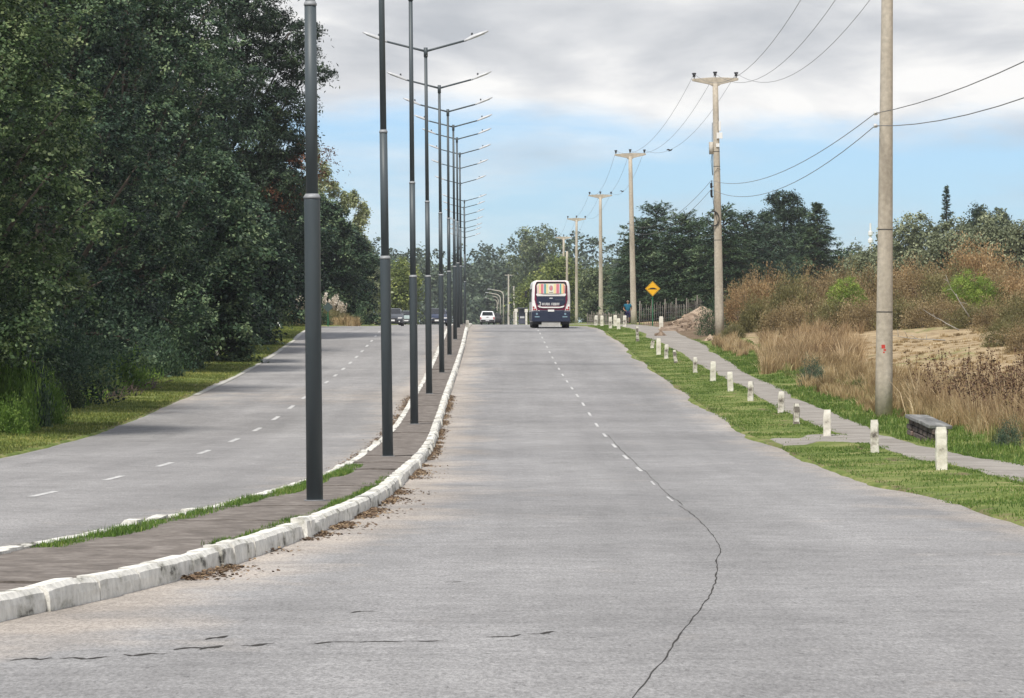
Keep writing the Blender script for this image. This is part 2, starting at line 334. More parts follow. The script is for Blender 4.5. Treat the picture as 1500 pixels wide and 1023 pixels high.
# median paving: brown slabs with open joints
def paving_material():
    m = mat('median_paving', [(.3, (.10, .086, .074)), (.5, (.155, .134, .117)), (.7, (.235, .21, .187))], 3.0, .9, bump=.5, bscale=30, fine=(14, .22), stretch=(1, .6, 1))
    return m
MED = paving_material()
strip('median_base', lambda y: KL(y)+.15, lambda y: KR(y)-.15, 6, mat('joint_soil', [(.3, (.03, .024, .018)), (.7, (.07, .055, .04))], 8, .95), .10, y1=1000)
def build_slabs():
    mb = MB(); r = random.Random(3); y = 12.0
    while y < 620:
        ln = r.uniform(4.5, 6.0); y2 = y+ln; n = 5; dz0, dz1 = r.uniform(-.012, .015), r.uniform(-.012, .015); skew = r.uniform(-.12, .12)
        L_, R_ = lambda v: float(KL(v))+.16, lambda v: float(KR(v))-.16
        vs = []; 
        for k in range(n+1):
            yy = y+(ln-.22)*k/n; zz = rz_(yy)+.148+dz0+(dz1-dz0)*k/n
            for q in range(3):
                x = L_(yy)+(R_(yy)-L_(yy))*q/2; vs.append((x, yy+skew*(q-1), zz+.01*(q == 1)))
        base = len(vs); vs += [(v[0], v[1], v[2]-.06) for v in vs]
        fs = []
        for k in range(n):
            for q in range(2): a = k*3+q; fs.append((a, a+1, a+4, a+3))
        for q in range(2): fs.append((q+base, q+1+base, q+1, q)); a = n*3+q; fs.append((a, a+1, a+1+base, a+base))
        mb.add(vs, fs); y = y2
    o = mb.build('median_paving', MED, fix=False); tag(o, kind='structure')
build_slabs()
KERBM = mat('kerb_whitewash', [(.345, (.12, .115, .10)), (.395, (.42, .41, .36)), (.47, (.62, .605, .555)), (.75, (.77, .755, .70))], 4.5, .85, bump=.9, bscale=14, detail=12, fine=(9, .16), stretch=(1, .3, 1))
def build_kerb(name, f, side, y0=8, y1=640, h=.19, wd=.2, seed=1, step=.95):
    """cast whitewashed kerb sections, each a little out of line with its neighbours and chipped at the ends"""
    mb = MB(); r = random.Random(seed); y = y0
    while y < y1:
        st = step*r.uniform(.8, 1.15) if y < 300 else 4.0; dx, dz = r.uniform(-.008, .008), r.uniform(-.007, .007); gap = r.uniform(.006, .018) if y < 300 else .01
        tilt = r.uniform(-.008, .008)
        if r.random() < .12: dx += side*r.uniform(.015, .04); dz += r.uniform(-.025, .03); tilt *= 3; gap += .02
        if 46.8 < y < 47.8: dz += .045; dx += side*.04; gap = .05; st = .5
        n = 4 if y < 130 else 2; rings = []
        for k in range(n+1):
            yy = y+gap/2+(st-gap)*k/n; x0 = float(f(yy))+dx; z0 = rz_(yy); t = k/n
            c = .015 if 0 < k < n else .02*r.random()+.015; j = lambda s_=.0022: r.uniform(-s_, s_)
            zz = z0+h+dz+tilt*(t-.5)
            rings.append([(x0+j(), yy, z0-.08), (x0-side*.01+j(), yy, z0+h*.5+j()), (x0-side*.02+j(), yy, zz-.03-c*.6), (x0-side*(.02+.03+c*.5), yy, zz+j()), (x0-side*(wd), yy, zz-.005+j()), (x0-side*(wd), yy, z0-.08)])
        mb.loft(rings); y += st
    o = mb.build(name, KERBM); tag(o, kind='structure')
build_kerb('kerb_right', KR, 1, seed=5); build_kerb('kerb_left', KL, -1, seed=9, h=.17)
# low concrete edging on the far side of the left carriageway
strip('road_edging', lambda y: EL(y)+.02, lambda y: EL(y)+.24, 3, mat('edging', [(.35, (.3, .29, .26)), (.6, (.5, .49, .45))], 2, .9), .02, y0=150, y1=275)
# footpath
PATHM = mat('path_gravel', [(.3, (.20, .18, .155)), (.5, (.255, .235, .21)), (.72, (.33, .305, .27))], .8, .95, bump=.3, bscale=25, fine=(14, .10), detail=5)
PC = interp([(40, 9.3), (60, 9.2), (76, 9.15), (102, 9.1), (129, 9.15), (183, 9.3), (220, 9.35), (262, 8.8), (285, 8.3), (330, 8.0), (420, 6.6), (700, 3.6)])
PW = interp([(40, .62), (120, .66), (183, .7), (215, 1.0), (240, 1.25), (280, 1.2), (330, .9), (700, .8)])
def path_edge(s): return lambda y: PC(y)+s*(PW(y)+(vnoise(s*7, y, 9, 41)-.5)*.45+(vnoise(s*7, y, 3.5, 42)-.5)*.18)
strip('footpath', path_edge(-1), path_edge(1), 15, PATHM, .022, y0=40, y1=700, zfun=zt, skirt=.10)
# bare gravel crossing between road and footpath
mb = MB(); vs = []; cx_ = np.linspace(6.42, 8.9, 30)
for q, x in enumerate(cx_):
    for k, y in enumerate(np.linspace(98.0+3.6*float(vnoise(x, 1, .5, 31))+(x-6)*.5, 104+4.5*float(vnoise(x, 5, .45, 32))+(x-6)*.9, 14)): vs.append((x, y, ztf(x, y)+.015-(.09 if k in (0, 13) or q == 0 else 0)))
mb.add(vs, [(q*14+k, (q+1)*14+k, (q+1)*14+k+1, q*14+k+1) for q in range(29) for k in range(13)]); tag(mb.build('gravel_crossing', PATHM, fix=False), kind='structure')
# painted dashes and the long crack
def on_road_strip(mb, pts, width, zo, taper=None):
    vs = []; n = len(pts)
    for i, (x, y) in enumerate(pts):
        a = pts[max(i-1, 0)]; b = pts[min(i+1, n-1)]; d = Vector((b[0]-a[0], b[1]-a[1])).normalized(); nrm = Vector((d.y, -d.x)); ww = width(i) if callable(width) else width
        for s in (-1, 1): vs.append((x+nrm.x*ww*s/2, y+nrm.y*ww*s/2, rz_(y)+zo))
    mb.add(vs, [(2*i, 2*i+1, 2*i+3, 2*i+2) for i in range(n-1)])
CR = interp([(18, .25), (23, .74), (28, 1.1), (34.5, 1.62), (41, 2.02), (48.5, 2.32), (53, 2.38), (62, 2.37), (82, 2.5), (100, 2.48), (135, 2.4), (180, 2.15), (230, 1.87), (300, 1.4), (410, .4), (700, -3.2), (1000, -10)])
PAINT = mat('road_paint', [(.38, (.30, .295, .29)), (.52, (.50, .495, .485)), (.72, (.66, .655, .64))], 5, .7, detail=8)
mb = MB(); y = 62.0
while y < 420:
    ln = 3.2 if y > 75 else 2.4
    on_road_strip(mb, [(float(CR(v)), v) for v in np.linspace(y, y+ln, 6)], .072 if y > 75 else .035, .005); y += 9.6
y = 44.0
CLx = interp([(40, -7.9), (60, -7.45), (92, -7.1), (157, -7.35), (240, -8.0), (300, -8.6), (410, -9.0), (700, -12)])
while y < 420:
    on_road_strip(mb, [(float(CLx(v)), v) for v in np.linspace(y, y+3.3, 6)], .13, .005); y += 10.2
tag(mb.build('lane_markings', PAINT, fix=False), kind='structure')
mb = MB(); r = random.Random(4); pts = []
for v in np.arange(19, 112, .16):
    pts.append((float(CR(v))+(float(vnoise(0, v, 2.6, 51))-.5)*.05+(float(vnoise(0, v, .5, 52))-.5)*.018+(.07 if v > 60 else 0), float(v)))
on_road_strip(mb, pts, lambda i: (.004+.013*float(vnoise(3, i, 5, 53))*float(vnoise(7, i, 1.6, 54))*1.8)*(1.0 if pts[i][1] < 75 else 1.15), .003)
for (x0_, y0_, ln_) in ((-3.0, 25.0, .22), (-2.72, 25.1, .3), (-2.38, 25.5, .26), (-2.15, 26.2, .3), (-1.95, 26.25, .12), (-1.72, 26.5, .2), (-1.30, 26.8, .35), (-.98, 26.9, .3), (-.66, 27.0, .22), (-.18, 27.6, .24), (.1, 28.0, .2), (-2.0, 27.4, .12), (-1.2, 31, .2), (-.6, 36.5, .2)):
    seg = [(x0_+ln_*u/8, y0_+float(vnoise(x0_*3+u*.5, 0, 1.2, 55))*.25+.03*u) for u in range(9)]
    on_road_strip(mb, seg, lambda i_: .045*math.sin(math.pi*min(1, max(0, (i_+.3)/8.6)))*(.5+float(vnoise(i_, x0_*9, 1.1, 57)))+.004, .003)
for Yc in (47, 52.5, 60, 71, 88, 103, 171, 190, 206):
    x0_ = r.uniform(-1.5, 3); seg = [(x0_+u*.12, Yc+float(vnoise(u, Yc, 3, 56))*.4) for u in range(r.randint(5, 16))]
    on_road_strip(mb, seg, .018, .003)
tag(mb.build('road_cracks', mat('crack_dark', [(.3, (.02, .018, .016)), (.7, (.05, .045, .04))], 9, .95), fix=False), kind='structure')
# cast shadow painted as dark strips across both lanes far up the slope
SHADOWM = mat('tar_band', [(.3, (.11, .11, .115)), (.7, (.19, .19, .2))], 1.5, .9)
mb = MB()
for yb, wd_, x0_, x1_ in ((196, .55, 0, 1), (262, 2.2, .02, .97), (276, 1.4, .1, .9)):
    for k in range(24):
        a = float(KR(yb))+.1; b = float(ER(yb))-.1; xs_ = [a+(b-a)*(x0_+(x1_-x0_)*q/24) for q in (k, k+1)]
        j0, j1 = float(vnoise(k, yb, 2, 61))*.3, float(vnoise(k+1, yb, 2, 61))*.3
        mb.add([(xs_[0], yb+j0, rz_(yb+j0)+.004), (xs_[1], yb+j1, rz_(yb+j1)+.004), (xs_[1], yb+wd_+j1, rz_(yb+wd_+j1)+.004), (xs_[0], yb+wd_+j0, rz_(yb+wd_+j0)+.004)], [(0, 1, 2, 3)])
tag(mb.build('shadow_bands', SHADOWM, fix=False), kind='structure')

# ------------------------------------------------------------------ blades, litter
def blades(name, P, H, W, lean, material, rng, parent=None, tone=None):
    n = len(P); az = rng.uniform(0, 2*np.pi, n); la = rng.uniform(0, 2*np.pi, n); lm = np.abs(rng.normal(0, lean, n))
    side = np.stack([np.cos(az), np.sin(az), np.zeros(n)], 1)*W[:, None]/2
    ld = np.stack([np.cos(la), np.sin(la), np.zeros(n)], 1)*lm[:, None]*H[:, None]
    up = np.zeros((n, 3)); up[:, 2] = H
    V = np.stack([P-side, P+side, P+up*.55+ld*.35+side*.75, P+up*.55+ld*.35-side*.75, P+up*(1-.25*lm[:, None])+ld, P+up*(1-.25*lm[:, None])+ld+side*.12], 1).reshape(-1, 3)
    b = (np.arange(n)*6)[:, None]; F = np.concatenate([b+np.array([0, 1, 2, 3]), b+np.array([3, 2, 5, 4])])
    t = rng.random(n) if tone is None else tone
    return np_mesh(name, V, F, material, parent, tone=np.concatenate([t, t]))
GRASS = leafmat('grass_green', (.065, .12, .022), (.14, .22, .045), (.34, .37, .13), .3, .5)
GRASSL = leafmat('grass_left', (.09, .12, .03), (.20, .24, .06), (.42, .40, .13), .35, .3)
STRAW = leafmat('straw', (.20, .14, .07), (.46, .34, .18), (.66, .54, .34), .3, 1.0)
rng = np.random.default_rng(5)
def scatter(n, x0, x1, y0, y1, dens=None, ypow=1.0):
    Y = y0+(y1-y0)*rng.random(n)**ypow; u = rng.random(n); X = (x0(Y) if callable(x0) else x0)+((x1(Y) if callable(x1) else x1)-(x0(Y) if callable(x0) else x0))*u
    if dens is not None:
        k = rng.random(n) < dens(X, Y); X, Y = X[k], Y[k]
    return X, Y
def grass_field(name, n, x0, x1, y0, y1, h0, h1, w_, material, dens=None, ypow=1.4, lean=.45, base=None):
    X, Y = scatter(n, x0, x1, y0, y1, dens, ypow); Z = (zt(X, Y) if base is None else base(X, Y))-.01; P = np.stack([X, Y, Z], 1)
    H = (h0+(h1-h0)*rng.random(len(X))**1.6)*(.6+.8*vnoise(X, Y, 1.4, 70)); W = np.full(len(X), w_)*(1+Y/220)
    o = blades(name, P, H, W, lean, material, rng, tone=np.clip(rng.normal(.45, .22, len(X)), 0, 1.2)); return tag(o, kind='stuff')
nocross = lambda X, Y: 1-.97*sstep(Y, 97.5+(X-6)*.5, 99.5+(X-6)*.5)*(1-sstep(Y, 106.5+(X-6)*.9, 108.5+(X-6)*.9))
patchy = lambda X, Y: nocross(X, Y)*(.08+.92*sstep(vnoise(X, Y/2.5, 1.1, 71)+.5*vnoise(X, Y, .5, 72), .45, .95))
grass_field('verge_grass', 120000, lambda y: ER(y)+.02, lambda y: PC(y)-PW(y)-.05, 40, 300, .02, .075, .013, GRASS, patchy)
grass_field('path_side_grass', 90000, lambda y: PC(y)+PW(y)-.05, lambda y: PC(y)+PW(y)+2.3, 55, 225, .03, .17, .017, GRASS, lambda X, Y: sstep(vnoise(X, Y, 1.5, 73), .2, .6)*np.where(Y > 130, 1, .75))
grass_field('path_edge_tufts', 26000, lambda y: PC(y)-PW(y)-.3, lambda y: PC(y)-PW(y)+.16, 55, 240, .02, .07, .014, GRASS, lambda X, Y: sstep(vnoise(X, Y, 3, 173), .45, .7))
grass_field('path_edge_tufts', 22000, lambda y: PC(y)+PW(y)-.16, lambda y: PC(y)+PW(y)+.2, 55, 240, .02, .08, .014, GRASS, lambda X, Y: sstep(vnoise(X, Y, 3, 174), .4, .65))
grass_field('left_verge_grass', 90000, lambda y: EL(y)-3.0, lambda y: EL(y)-.02, 80, 300, .03, .10, .02, GRASSL, lambda X, Y: .35+.65*sstep(vnoise(X, Y, 1.6, 75), .2, .6), ypow=1.2)
WEED = leafmat('weed_green', (.05, .10, .018), (.12, .22, .035), (.32, .36, .10), .3, .8)
zmed = lambda X, Y: ROAD_Z(Y)+.14
grass_field('median_weeds', 34000, lambda y: KL(y)+.17, lambda y: KL(y)+.52, 41, 80, .02, .10, .008, WEED, lambda X, Y: (.25+.75*sstep(vnoise(X*3, Y, 1.0, 76), .1, .5))*(1-.8*sstep(Y, 70, 80))*(1-sstep(X-KL(Y), .3+.2*vnoise(2, Y, 2, 78), .42+.2*vnoise(2, Y, 2, 78))), base=zmed, ypow=1.0)
grass_field('median_weeds', 24000, lambda y: KR(y)-.5, lambda y: KR(y)-.2, 41.5, 74, .02, .085, .008, WEED, lambda X, Y: (.15+.85*sstep(vnoise(X*3, Y, 1.2, 77), .2, .6))*sstep(X-KR(Y), -.5+.2*vnoise(2, Y, 2, 79), -.32)*(1-sstep(Y, 60, 74)), base=zmed, ypow=1.0)
# dead leaves and soil washed against the kerb
def litter(name, n, f, sgn, y0, y1, spread, material):
    Y = y0+(y1-y0)*rng.random(n); k = rng.random(n) < sstep(vnoise(sgn*5, Y, 1.9, 81)+.35*vnoise(2, Y, .5, 82), .45, .9); Y = Y[k]; m = len(Y)
    X = f(Y)+sgn*(.01+np.abs(rng.normal(0, spread, m))); Z = ROAD_Z(Y)+.006+rng.random(m)*.035*np.exp(-np.abs(X-f(Y))/.12)
    a = rng.uniform(0, 6.28, m); s = rng.uniform(.012, .035, m); P = np.stack([X, Y, Z], 1)
    d1 = np.stack([np.cos(a), np.sin(a), rng.uniform(-.5, .5, m)], 1)*s[:, None]; d2 = np.stack([-np.sin(a), np.cos(a), rng.uniform(0, .6, m)], 1)*(s*.6)[:, None]
    V = np.stack([P-d1, P-d2, P+d1, P+d2], 1).reshape(-1, 3); F = (np.arange(m)*4)[:, None]+np.array([0, 1, 2, 3])
    tag(np_mesh(name, V, F, material, tone=rng.random(m)), kind='stuff')
LIT = leafmat('dead_leaves', (.07, .045, .028), (.17, .11, .065), (.34, .25, .15), .1, 2)
litter('leaf_litter', 20000, KR, 1, 37, 150, .085, LIT); litter('leaf_litter', 2600, KR, 1, 37, 90, .24, LIT); litter('leaf_litter', 9000, KL, -1, 50, 150, .13, LIT)
LITD = LIT

# ------------------------------------------------------------------ foliage generators (numpy)
def quads(name, P, Nn, size, aspect, material, rng, parent, tone, along=None):
    n = len(P); Nn = Nn/np.maximum(np.linalg.norm(Nn, axis=1, keepdims=True), 1e-6)
    t = rng.normal(size=(n, 3)) if along is None else along+rng.normal(size=(n, 3))*.35
    t -= (t*Nn).sum(1, keepdims=True)*Nn; t /= np.maximum(np.linalg.norm(t, axis=1, keepdims=True), 1e-6); b = np.cross(Nn, t)
    s = size[:, None]; V = np.stack([P-t*s*.5, P+b*s*aspect*.5-t*s*.08, P+t*s*.5, P-b*s*aspect*.5-t*s*.08], 1).reshape(-1, 3)
    F = (np.arange(n)*4)[:, None]+np.array([0, 1, 2, 3]); return np_mesh(name, V, F, material, parent, tone=tone)
def unit(rng, n):
    v = rng.normal(size=(n, 3)); return v/np.linalg.norm(v, axis=1, keepdims=True)
def lobes_points(rng, lobes, nclump, per, sig, inner=.12, flat=.6):
    P = []; Nn = []; T = []
    vol = np.array([l[3]*l[4]*l[5] for l in lobes])**(2/3); vol = vol/vol.sum()
    for (cx, cy, cz, rx, ry, rz), wgt in zip(lobes, vol):
        k = max(4, int(nclump*wgt)); d = unit(rng, k); rr = 1-np.abs(rng.normal(0, inner, k))*1.3; rr += (rng.random(k) < .12)*rng.uniform(.02, .18, k)
        C = np.array([cx, cy, cz])+d*rr[:, None]*np.array([rx, ry, rz]); ct = rng.normal(.43, .20, k)
        m = rng.poisson(per, k)+2; idx = np.repeat(np.arange(k), m); q = rng.normal(size=(len(idx), 3))*sig*rng.uniform(.6, 1.4, k)[idx][:, None]; q[:, 2] *= flat
        P.append(C[idx]+q-np.stack([np.zeros(len(idx)), np.zeros(len(idx)), .25*(q[:, 0]**2+q[:, 1]**2)/sig], 1)); nn = d[idx]*.6+unit(rng, len(idx))*.8; nn[:, 2] += .45; Nn.append(nn)
        T.append(ct[idx]+rng.normal(0, .17, len(idx)))
    return np.concatenate(P), np.concatenate(Nn), np.concatenate(T)
BARK = mat('bark', [(.3, (.045, .035, .027)), (.7, (.13, .105, .085))], 4, .95, stretch=(1, 1, .25), bump=.8, bscale=12)
BARKP = mat('bark_pale', [(.3, (.22, .2, .17)), (.7, (.42, .4, .36))], 4, .9, stretch=(1, 1, .25), bump=.4, bscale=12)
def trunk(parent, H, r0, lobes, rng, bark=None, lean=(0, 0), top=.85, name='trunk'):
    mb = MB(); top_p = Vector((lean[0], lean[1], H*top)); pts = []; n = 7
    for k in range(n+1):
        t = k/n; pts.append((lean[0]*t+.12*math.sin(t*5+r0*9)*H*.04, lean[1]*t+.1*math.cos(t*4)*H*.03, -.3+(H*top+.3)*t))
    mb.tube(pts, [r0*(1.35 if k == 0 else 1)*(1-.82*k/n) for k in range(n+1)], 8)
    for (cx, cy, cz, rx, ry, rz) in lobes:
        z0 = max(.18*H, min(cz-.25*H, H*top*.85)); t = z0/(H*top); p0 = Vector((lean[0]*t, lean[1]*t, z0)); p3 = Vector((cx, cy, cz)); 
        p1 = p0.lerp(p3, .4)+Vector((0, 0, -.03*H)); rr = r0*.42*(1-t*.6)
        mb.tube([p0, p1, p0.lerp(p3, .75), p3+Vector((0, 0, rz*.3))], [rr, rr*.7, rr*.45, rr*.15], 5)
    return mb.build(name, bark or BARK, parent, smooth=True, fix=False)
def auto_lobes(rng, H, Rr, n, zlow=.25, squash=.8, topw=.55, shape='round'):
    L_ = []
    for i in range(n):
        t = zlow+(1-zlow)*((i+.5)/n)*.9; a = i*2.4+rng.uniform(-.6, .6)
        env = math.sin(math.pi*min(1, max(.06, (t-zlow*.4)/(1.02-zlow*.4))))**.55 if shape == 'round' else (1-t)**.7+.12
        rad = Rr*env; s = rad*rng.uniform(.42, .62)+.12*Rr; off = max(0, rad-s)*rng.uniform(.75, 1.08)
        L_.append((math.cos(a)*off, math.sin(a)*off, t*H, s, s, s*squash))
    return L_
def pad_lobes(g, H, Rr, n, zlow, k=.2):
    L_ = []
    for i in range(n):
        t = zlow+(1-zlow)*(((i+g.uniform(.1, .9))/n)**.9)*.97; a = i*2.39996+g.uniform(-.5, .5); u = max(0, (t-zlow*.5)/(1-zlow*.5))
        env = (math.sin(math.pi*min(1, .16+u*.84))**.5 if u > .2 else .86)*(1.0-.12*math.sin(3*a+i*.1))
        s_ = Rr*k*g.uniform(.7, 1.35)*(1 if u < .85 else .8); off = max(0, Rr*env*g.uniform(.72, 1.06)-s_*.6)
        L_.append((math.cos(a)*off, math.sin(a)*off, t*H-.1*off, s_, s_, s_*g.uniform(.38, .6)))
    return L_
def broadleaf(name, loc, H, Rr, mt, label, seed, nl=11, leaf=.16, clumps=700, per=26, sig=.38, zlow=.2, group=None, bark=None, lobes=None, squash=.85, aspect=.62, r0=None, cat='tree', extra=None, top=.82, inner=.12, pads=0):
    g = np.random.default_rng(seed); root = empty(name, loc, label, cat, group)
    lb = lobes or (pad_lobes(g, H, Rr, pads, zlow) if pads else auto_lobes(g, H, Rr, nl, zlow, squash))
    P, Nn, T = lobes_points(g, lb, clumps, per, sig, inner); s = leaf*g.uniform(.6, 1.35, len(P))
    if pads:
        Nn[:, 2] += .5      # inner foliage behind the boughs, its shade put into a darker leaf tone
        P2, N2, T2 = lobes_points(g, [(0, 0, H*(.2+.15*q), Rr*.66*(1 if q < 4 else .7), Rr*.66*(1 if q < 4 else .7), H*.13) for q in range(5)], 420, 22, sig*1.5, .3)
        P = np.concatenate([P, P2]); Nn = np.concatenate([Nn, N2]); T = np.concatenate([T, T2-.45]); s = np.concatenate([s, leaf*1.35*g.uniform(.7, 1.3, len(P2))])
    quads('crown', P, Nn, s, aspect, mt, g, root, T)
    trunk(root, H, r0 or H*.02, lb[::6] if pads else lb, g, bark, top=top)
    if extra: extra(root, g, lb)
    return root
def conifer(name, loc, H, Rr, mt, label, seed, nb=150, leaf=.28, per=85, droop=.25, prof=.75, zlow=.08, group=None, width=.22, aspect=.28, tipup=.12, sparse=1.0):
    g = np.random.default_rng(seed); root = empty(name, loc, label, 'tree', group); P = []; Nn = []; A = []; T = []; mb = MB()
    for i in range(nb):
        t = zlow+(1-zlow)*((i+.5)/nb)**.92; az = i*2.39996+g.uniform(-.3, .3); Lb = Rr*((1-t)**prof*.97+.05)*g.uniform(.62, 1.15); z0 = t*H
        rise = g.uniform(-.05, .3)+(.9*max(0, t-.85)/.15); m = int(per*max(.25, Lb/Rr)*sparse)+6
        s = g.uniform(.15, 1, m)**.8; dx = np.array([math.cos(az), math.sin(az), 0]); px = np.array([-math.sin(az), math.cos(az), 0])
        c = dx*(s*Lb)[:, None]; c[:, 2] += z0+Lb*(rise*s-droop*s**2+tipup*s**4)
        wd_ = (width*Lb*(1-.55*s)+.08)*g.normal(0, .7, m); p = c+px*wd_[:, None]; p[:, 2] += g.normal(0, .05*Rr*.25+.03, m)-np.abs(wd_)*.35
        P.append(p); al = dx*1.0+px*np.sign(wd_)[:, None]*.8; A.append(al); nn = np.zeros((m, 3)); nn[:, 2] = 1; nn += g.normal(size=(m, 3))*.45; Nn.append(nn); T.append(np.full(m, g.normal(.42, .14))+g.normal(0, .1, m)+.25*(s-.5))
        if i % 2 == 0 and Lb > .5:
            mb.tube([(0, 0, z0), tuple(dx*Lb*.5+np.array([0, 0, z0+Lb*(rise*.5-droop*.25)])), tuple(dx*Lb*.9+np.array([0, 0, z0+Lb*(rise*.9-droop*.8)]))], [H*.004+.01, H*.002+.008, .006], 4)
    P = np.concatenate(P); quads('crown', P, np.concatenate(Nn), leaf*g.uniform(.6, 1.3, len(P)), aspect, mt, g, root, np.concatenate(T), along=np.concatenate(A))
    mb.tube([(0, 0, -.3), (.03*Rr, 0, H*.5), (0, 0, H*.97)], [H*.02, H*.011, .02], 8); mb.build('trunk', BARK, root, smooth=True, fix=False)
    return root
# foliage colours
F_MAPLE = leafmat('leaf_maple', (0.018, 0.038, 0.016), (0.085, 0.14, 0.052), (0.26, 0.32, 0.15), .3, .5)
F_DARK = leafmat('leaf_dark', (0.009, 0.022, 0.016), (0.05, 0.094, 0.052), (0.2, 0.28, 0.15), .22, .4)
F_MID = leafmat('leaf_mid', (0.013, 0.032, 0.018), (0.07, 0.122, 0.06), (0.24, 0.31, 0.16), .25, .4)
F_PINE = leafmat('leaf_pine', (0.01, 0.022, 0.014), (0.032, 0.058, 0.03), (0.085, 0.125, 0.06), .15, .5)
F_RUST = leafmat('leaf_rust', (.05, .022, .014), (.13, .055, .03), (.22, .1, .05), .2, .6)
F_CEDAR = leafmat('leaf_cedar', (0.022, 0.044, 0.03), (0.06, 0.1, 0.062), (0.13, 0.18, 0.115), .15, .5)
F_CEDARL = leafmat('leaf_cedar_light', (0.028, 0.054, 0.03), (0.072, 0.118, 0.06), (0.15, 0.2, 0.105), .15, .5)
F_YEL = leafmat('leaf_yellowgreen', (0.090, 0.124, 0.035), (0.204, 0.250, 0.073), (0.405, 0.427, 0.130), .35, .4)
F_EUC = leafmat('leaf_eucalypt', (0.05, 0.075, 0.035), (0.14, 0.18, 0.08), (0.32, 0.35, 0.18), .25, .4)
F_OLIVE = leafmat('leaf_olive', (0.09, 0.11, 0.06), (0.23, 0.26, 0.15), (0.4, 0.43, 0.27), .25, .5)
F_POP = leafmat('leaf_poplar', (0.16, 0.19, 0.08), (0.36, 0.4, 0.2), (0.65, 0.66, 0.45), .35, .8)
F_FAR = leafmat('leaf_far', (0.043, 0.066, 0.049), (0.091, 0.124, 0.080), (0.150, 0.190, 0.117), .15, .15)
# ------------------------------------------------------------------ left-hand trees
def T(x, y): return (x, y, ztf(x, y)-.1)
def rust_patch(root, g, lb):
    P, Nn, Tt = lobes_points(g, [(5.2, -2.0, 10.2, 1.4, 1.2, 1.3), (3.6, -3.4, 8.4, 1.2, 1.2, 1.0)], 60, 26, .3)
    quads('dead_needles', P, Nn, .2*g.uniform(.6, 1.3, len(P)), .3, F_RUST, g, root, Tt)
TL = 'trees along the left verge'
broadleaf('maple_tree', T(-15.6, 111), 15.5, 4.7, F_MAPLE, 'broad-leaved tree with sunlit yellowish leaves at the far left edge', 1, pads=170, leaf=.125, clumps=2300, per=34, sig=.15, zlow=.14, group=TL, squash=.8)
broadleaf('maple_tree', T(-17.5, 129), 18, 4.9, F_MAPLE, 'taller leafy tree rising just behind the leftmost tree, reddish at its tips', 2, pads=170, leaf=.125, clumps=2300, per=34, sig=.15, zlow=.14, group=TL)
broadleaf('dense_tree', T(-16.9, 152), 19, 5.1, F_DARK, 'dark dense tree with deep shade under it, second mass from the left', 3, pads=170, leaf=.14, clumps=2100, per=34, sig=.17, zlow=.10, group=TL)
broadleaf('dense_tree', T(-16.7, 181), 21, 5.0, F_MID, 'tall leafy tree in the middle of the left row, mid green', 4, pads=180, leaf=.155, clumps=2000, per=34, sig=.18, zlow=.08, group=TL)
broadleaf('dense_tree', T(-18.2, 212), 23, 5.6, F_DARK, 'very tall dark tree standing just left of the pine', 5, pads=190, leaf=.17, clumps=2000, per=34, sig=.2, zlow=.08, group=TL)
PL = []
_g = np.random.default_rng(77)
for (x, y, z, rx, rz) in ((1.6, 0, 20.0, 2.2, .9), (1.0, -1, 22, 2.2, .9), (2.6, 1, 18.6, 2.2, .9), (3.0, 0, 14.8, 2.2, 1.0), (2.4, -1, 12.6, 2.4, 1.0), (3.4, -1, 10.2, 2.2, 1.0), (1.2, -1, 16.6, 2.4, 1.0), (0, -2, 12.6, 2.6, 1.2), (0, -2, 20.4, 2.4, 1.0), (4.8, 0, 16.6, 1.8, .7), (4.4, 1, 12.4, 1.8, .8), (0, 0, 24, 2.6, 1.0), (1.8, -1, 22.6, 2.0, .8), (3.0, 0, 20.6, 2.4, .8), (-2, 1, 21, 3, 1.1), (5.0, -.5, 17.8, 1.9, .7), (6.3, -1, 15.4, 1.7, .65), (3.4, -1.5, 16.4, 2.2, .9),
                          (4.6, -2, 13.6, 2.0, .8), (1.5, -2.6, 18.6, 2.4, 1.0), (.4, -3, 14.5, 2.8, 1.2), (4.3, -1.5, 11.4, 2.0, 1.0), (2.0, -3.5, 11.4, 2.4, 1.2), (3.4, -3, 8.8, 2.4, 1.3), (-1, -3.6, 9, 2.8, 1.6),
                          (4.6, -1, 8.6, 1.6, 1.0), (-3, -2.5, 16, 3, 1.6), (-3.5, -2.5, 11.5, 3, 1.6), (1.8, -3, 6.2, 2.6, 1.4), (4.2, -2, 5.4, 1.9, 1.2), (-2.5, -3, 5.6, 2.8, 1.6), (2.0, -3, 3.4, 2.8, 1.2)):
    PL.append((x*.84, y, z, rx*.9, rx*.85, rz))
broadleaf('pine_tree', T(-16.8, 243), 24.5, 6, F_PINE, 'huge dark pine leaning its feathery boughs out against the cloud', 6, lobes=PL, leaf=.22, clumps=2600, per=60, sig=.22, aspect=.3, r0=.42, group=TL, extra=rust_patch, top=.95, inner=.13)
for k, (x, y, h, rr, m_, lab) in enumerate(((-21.5, 118, 17, 5.5, F_DARK, 'dark tree in the second rank behind the leftmost trees'), (-22.5, 140, 18, 5.5, F_MID, 'tree in the second rank seen between the leftmost trees'), (-22.5, 165, 19, 5.5, F_DARK, 'dark tree in the second rank behind the deep shade'),
                                       (-23.5, 195, 21, 6, F_DARK, 'tall dark tree in the second rank behind the middle of the row'), (-24.5, 228, 22, 6.5, F_DARK, 'tall dark tree in the second rank left of the pine'), (-25, 268, 20, 6.5, F_PINE, 'dark tree standing behind the pine'), (-14.6, 198, 10.5, 3.0, F_MID, 'smaller leafy tree under the boughs in the middle of the left row'), (-15.0, 229, 8.5, 2.9, F_DARK, 'low dark leafy tree below the pine boughs'))):
    broadleaf('dense_tree', T(x, y), h, rr, m_, lab, 400+k, pads=110, leaf=.22, clumps=1200, per=26, sig=.25, zlow=.0, group=TL)
